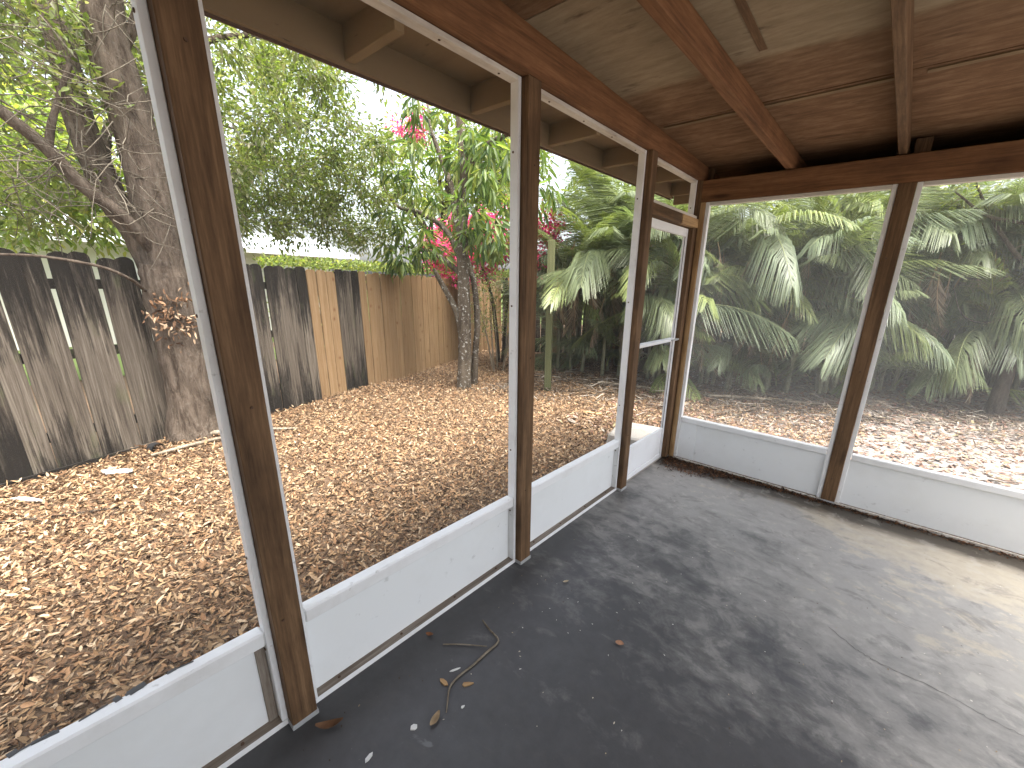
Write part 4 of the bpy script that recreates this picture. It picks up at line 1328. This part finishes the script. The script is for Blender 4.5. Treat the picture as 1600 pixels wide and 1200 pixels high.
far_tree('broadleaf_tree', (-5.0, 12.0, -0.1), 'tall dark tree beyond the fence corner above the first palms', 7.5, [((-5.0, 11.8, 4.8), (2.0, 1.8, 2.2)), ((-3.0, 12.2, 5.0), (1.8, 1.6, 1.8))], 220, 55, 0.15, 0.065, GRN)
far_tree('broadleaf_tree', (0.5, 14.5, -0.1), 'mid green tree beyond the back fence above the middle palms', 7.0, [((0.2, 14.5, 3.2), (2.6, 1.5, 1.6))], 110, 45, 0.16, 0.07, GRN + GRN_L)
far_tree('broadleaf_tree', (5.5, 15.5, -0.1), 'yellow green tree beyond the back fence at the right edge', 7.0, [((5.2, 15.0, 3.4), (3.2, 1.6, 2.0))], 130, 45, 0.16, 0.07, GRN_L)

# clipped hedge and the neighbour's house
hg = empty('clipped_hedge', (-8.6, 6.0, -0.05), 'clipped green hedge just beyond the newer fence boards', 'hedge')
n = 9000
pos = np.stack([rng.uniform(-9.0, -8.2, n), rng.uniform(3.2, 11.5, n), rng.uniform(0.0, 2.02, n)], 1)
pos[: n // 2, 2] = rng.uniform(1.85, 2.05, n // 2)
V, F = leaves_arrays(pos, rng.normal(0, 1, (n, 3)) + np.array([[0.3, 0, 0.5]]), nrm(rng.normal(0, 1, (n, 3)) + np.array([[0, 0, 1]])), rng.uniform(0.06, 0.1, (n, 1)), rng.uniform(0.03, 0.05, (n, 1)))
put('foliage', np_mesh('foliage', V, F, leaf_cols(n, GRN_L + GRN)), M['leaf'], hg)
tb = Tubes()
for yy2 in np.arange(3.5, 11.4, 0.7):
    tb.add([(-8.6, yy2, -0.1), (-8.6, yy2 + .05, 1.0), (-8.58, yy2, 1.8)], [0.03, 0.025, 0.01], 5)
put('stems', tb.mesh('stems'), M['darkbark'], hg)

nh = empty('neighbour_house', (-15.0, 3.0, -0.05), "neighbour's pale house with a low metal roof glimpsed beyond the fence", 'house')
block('wall', (-18, -4.0, -0.05), (-13.0, 6.6, 2.35), M['stucco'], nh, 0.01)
lo = [(-12.3, -4.8, 2.36), (-15.5, -4.8, 3.05), (-18.7, -4.8, 2.36)]
hi = [(-12.3, 7.2, 2.36), (-15.5, 7.2, 3.05), (-18.7, 7.2, 2.36)]
put('roof', prism(lo, hi, 'roof'), M['roof'], nh)
block('fascia', (-12.29, -4.8, 2.26), (-12.26, 7.2, 2.40), M['trim'], nh)
for yw in (-2.0, 1.5, 4.6):
    wdw = block('window', (-12.995, yw, 0.9), (-12.96, yw + 1.4, 2.0), M['trim'], nh)
    block('pane', (-12.958, yw + 0.08, 0.98), (-12.955, yw + 0.66, 1.92), M['glass'], wdw, 0)
    block('pane', (-12.958, yw + 0.74, 0.98), (-12.955, yw + 1.32, 1.92), M['glass'], wdw, 0)

# ================================================================== YARD ODDMENTS
def slab_scrap(name, x, y, L_, W_, rz, mat, label, cat, z=None):
    z = float(ground_z(np.array(x), np.array(y))) + 0.02 if z is None else z
    bm = bmesh.new()
    n_ = 9
    pts_ = []
    for i in range(n_):
        an = 2 * math.pi * i / n_
        pts_.append((math.cos(an) * L_ / 2 * random.uniform(0.8, 1.1), math.sin(an) * W_ / 2 * random.uniform(0.6, 1.15)))
    a = [bm.verts.new((px2, py2, random.uniform(0, .012))) for px2, py2 in pts_]
    b = [bm.verts.new((v_.co.x, v_.co.y, v_.co.z + 0.012)) for v_ in a]
    bm.faces.new(a[::-1]); bm.faces.new(b)
    for i in range(n_):
        bm.faces.new((a[i], a[(i + 1) % n_], b[(i + 1) % n_], b[i]))
    me = bpy.data.meshes.new(name); bm.to_mesh(me); bm.free()
    return tag(put(name, me, mat, None, (x, y, z), (0.05, 0.08, rz)), label, cat)


slab_scrap('white_scrap', -3.58, 0.19, 0.26, 0.075, 0.95, M['paper'], 'torn white scrap lying on the mulch left of the big tree', 'scrap')
slab_scrap('white_scrap', -3.36, -0.32, 0.22, 0.03, 0.75, M['paper'], 'narrow pale scrap on the mulch at the left edge', 'scrap')
slab_scrap('bark_slab', -1.44, 4.66, 0.30, 0.09, 0.5, M['cut_pine'], 'pale split wood piece on the mulch near the third post', 'wood')
slab_scrap('bark_slab', -1.40, 4.15, 0.22, 0.08, -0.3, M['sole'], 'small grey bark piece on the mulch just before the split wood', 'wood')
pipe = Tubes()  # short black tube forms the dark hole at the fence foot
pipe.add([(-3.98, 0.50, -0.03), (-3.90, 0.53, -0.025)], [0.06, 0.06], 14)
pipe.add([(-3.90, 0.53, -0.025), (-3.97, 0.505, -0.03)], [0.052, 0.05], 14)
tag(put('black_tube', pipe.mesh('black_tube'), M['blackhole']), 'black tube standing in for a dark hole at the foot of the fence by the big tree', 'pipe')
for j, (pts4, lab) in enumerate([
    ([(-4.0, 0.7, 0.0, 0.02), (-3.85, 1.0, -0.03, 0.025), (-3.75, 1.35, -0.04, 0.022), (-3.6, 1.7, -0.05, 0.012)], 'grey fallen branch lying across the mulch at the foot of the big tree'),
    ([(-3.75, 0.45, -0.05, 0.015), (-3.72, 0.8, -0.04, 0.018), (-3.70, 1.15, -0.045, 0.016), (-3.62, 1.45, -0.05, 0.010)], 'thinner fallen branch lying nearer to the porch beside the grey branch'),
    ([(-3.1, -0.6, -0.05, 0.008), (-2.9, -0.2, -0.045, 0.007), (-2.72, 0.25, -0.05, 0.004)], 'thin dark stick on the mulch near the left edge'),
    ([(-2.3, 6.2, -0.03, 0.03), (-1.9, 6.35, 0.0, 0.03), (-1.4, 6.6, 0.02, 0.02)], 'fallen palm stalk on the ground right of the greenish stake'),
    ([(-0.6, 6.9, -0.02, 0.025), (0.1, 7.3, 0.0, 0.03), (0.9, 7.6, 0.0, 0.015)], 'long fallen palm stalk on the leaf litter beyond the far wall'),
]):
    tb = Tubes()
    tb.path([(x_, y_, float(ground_z(np.array(x_), np.array(y_))) + 0.02 + r_, r_) for x_, y_, z_, r_ in pts4], 7, 4, 0.12)
    tag(put('fallen_branch', tb.mesh('fallen_branch'), M['twig'] if j != 2 else M['darkbark']), lab, 'branch')
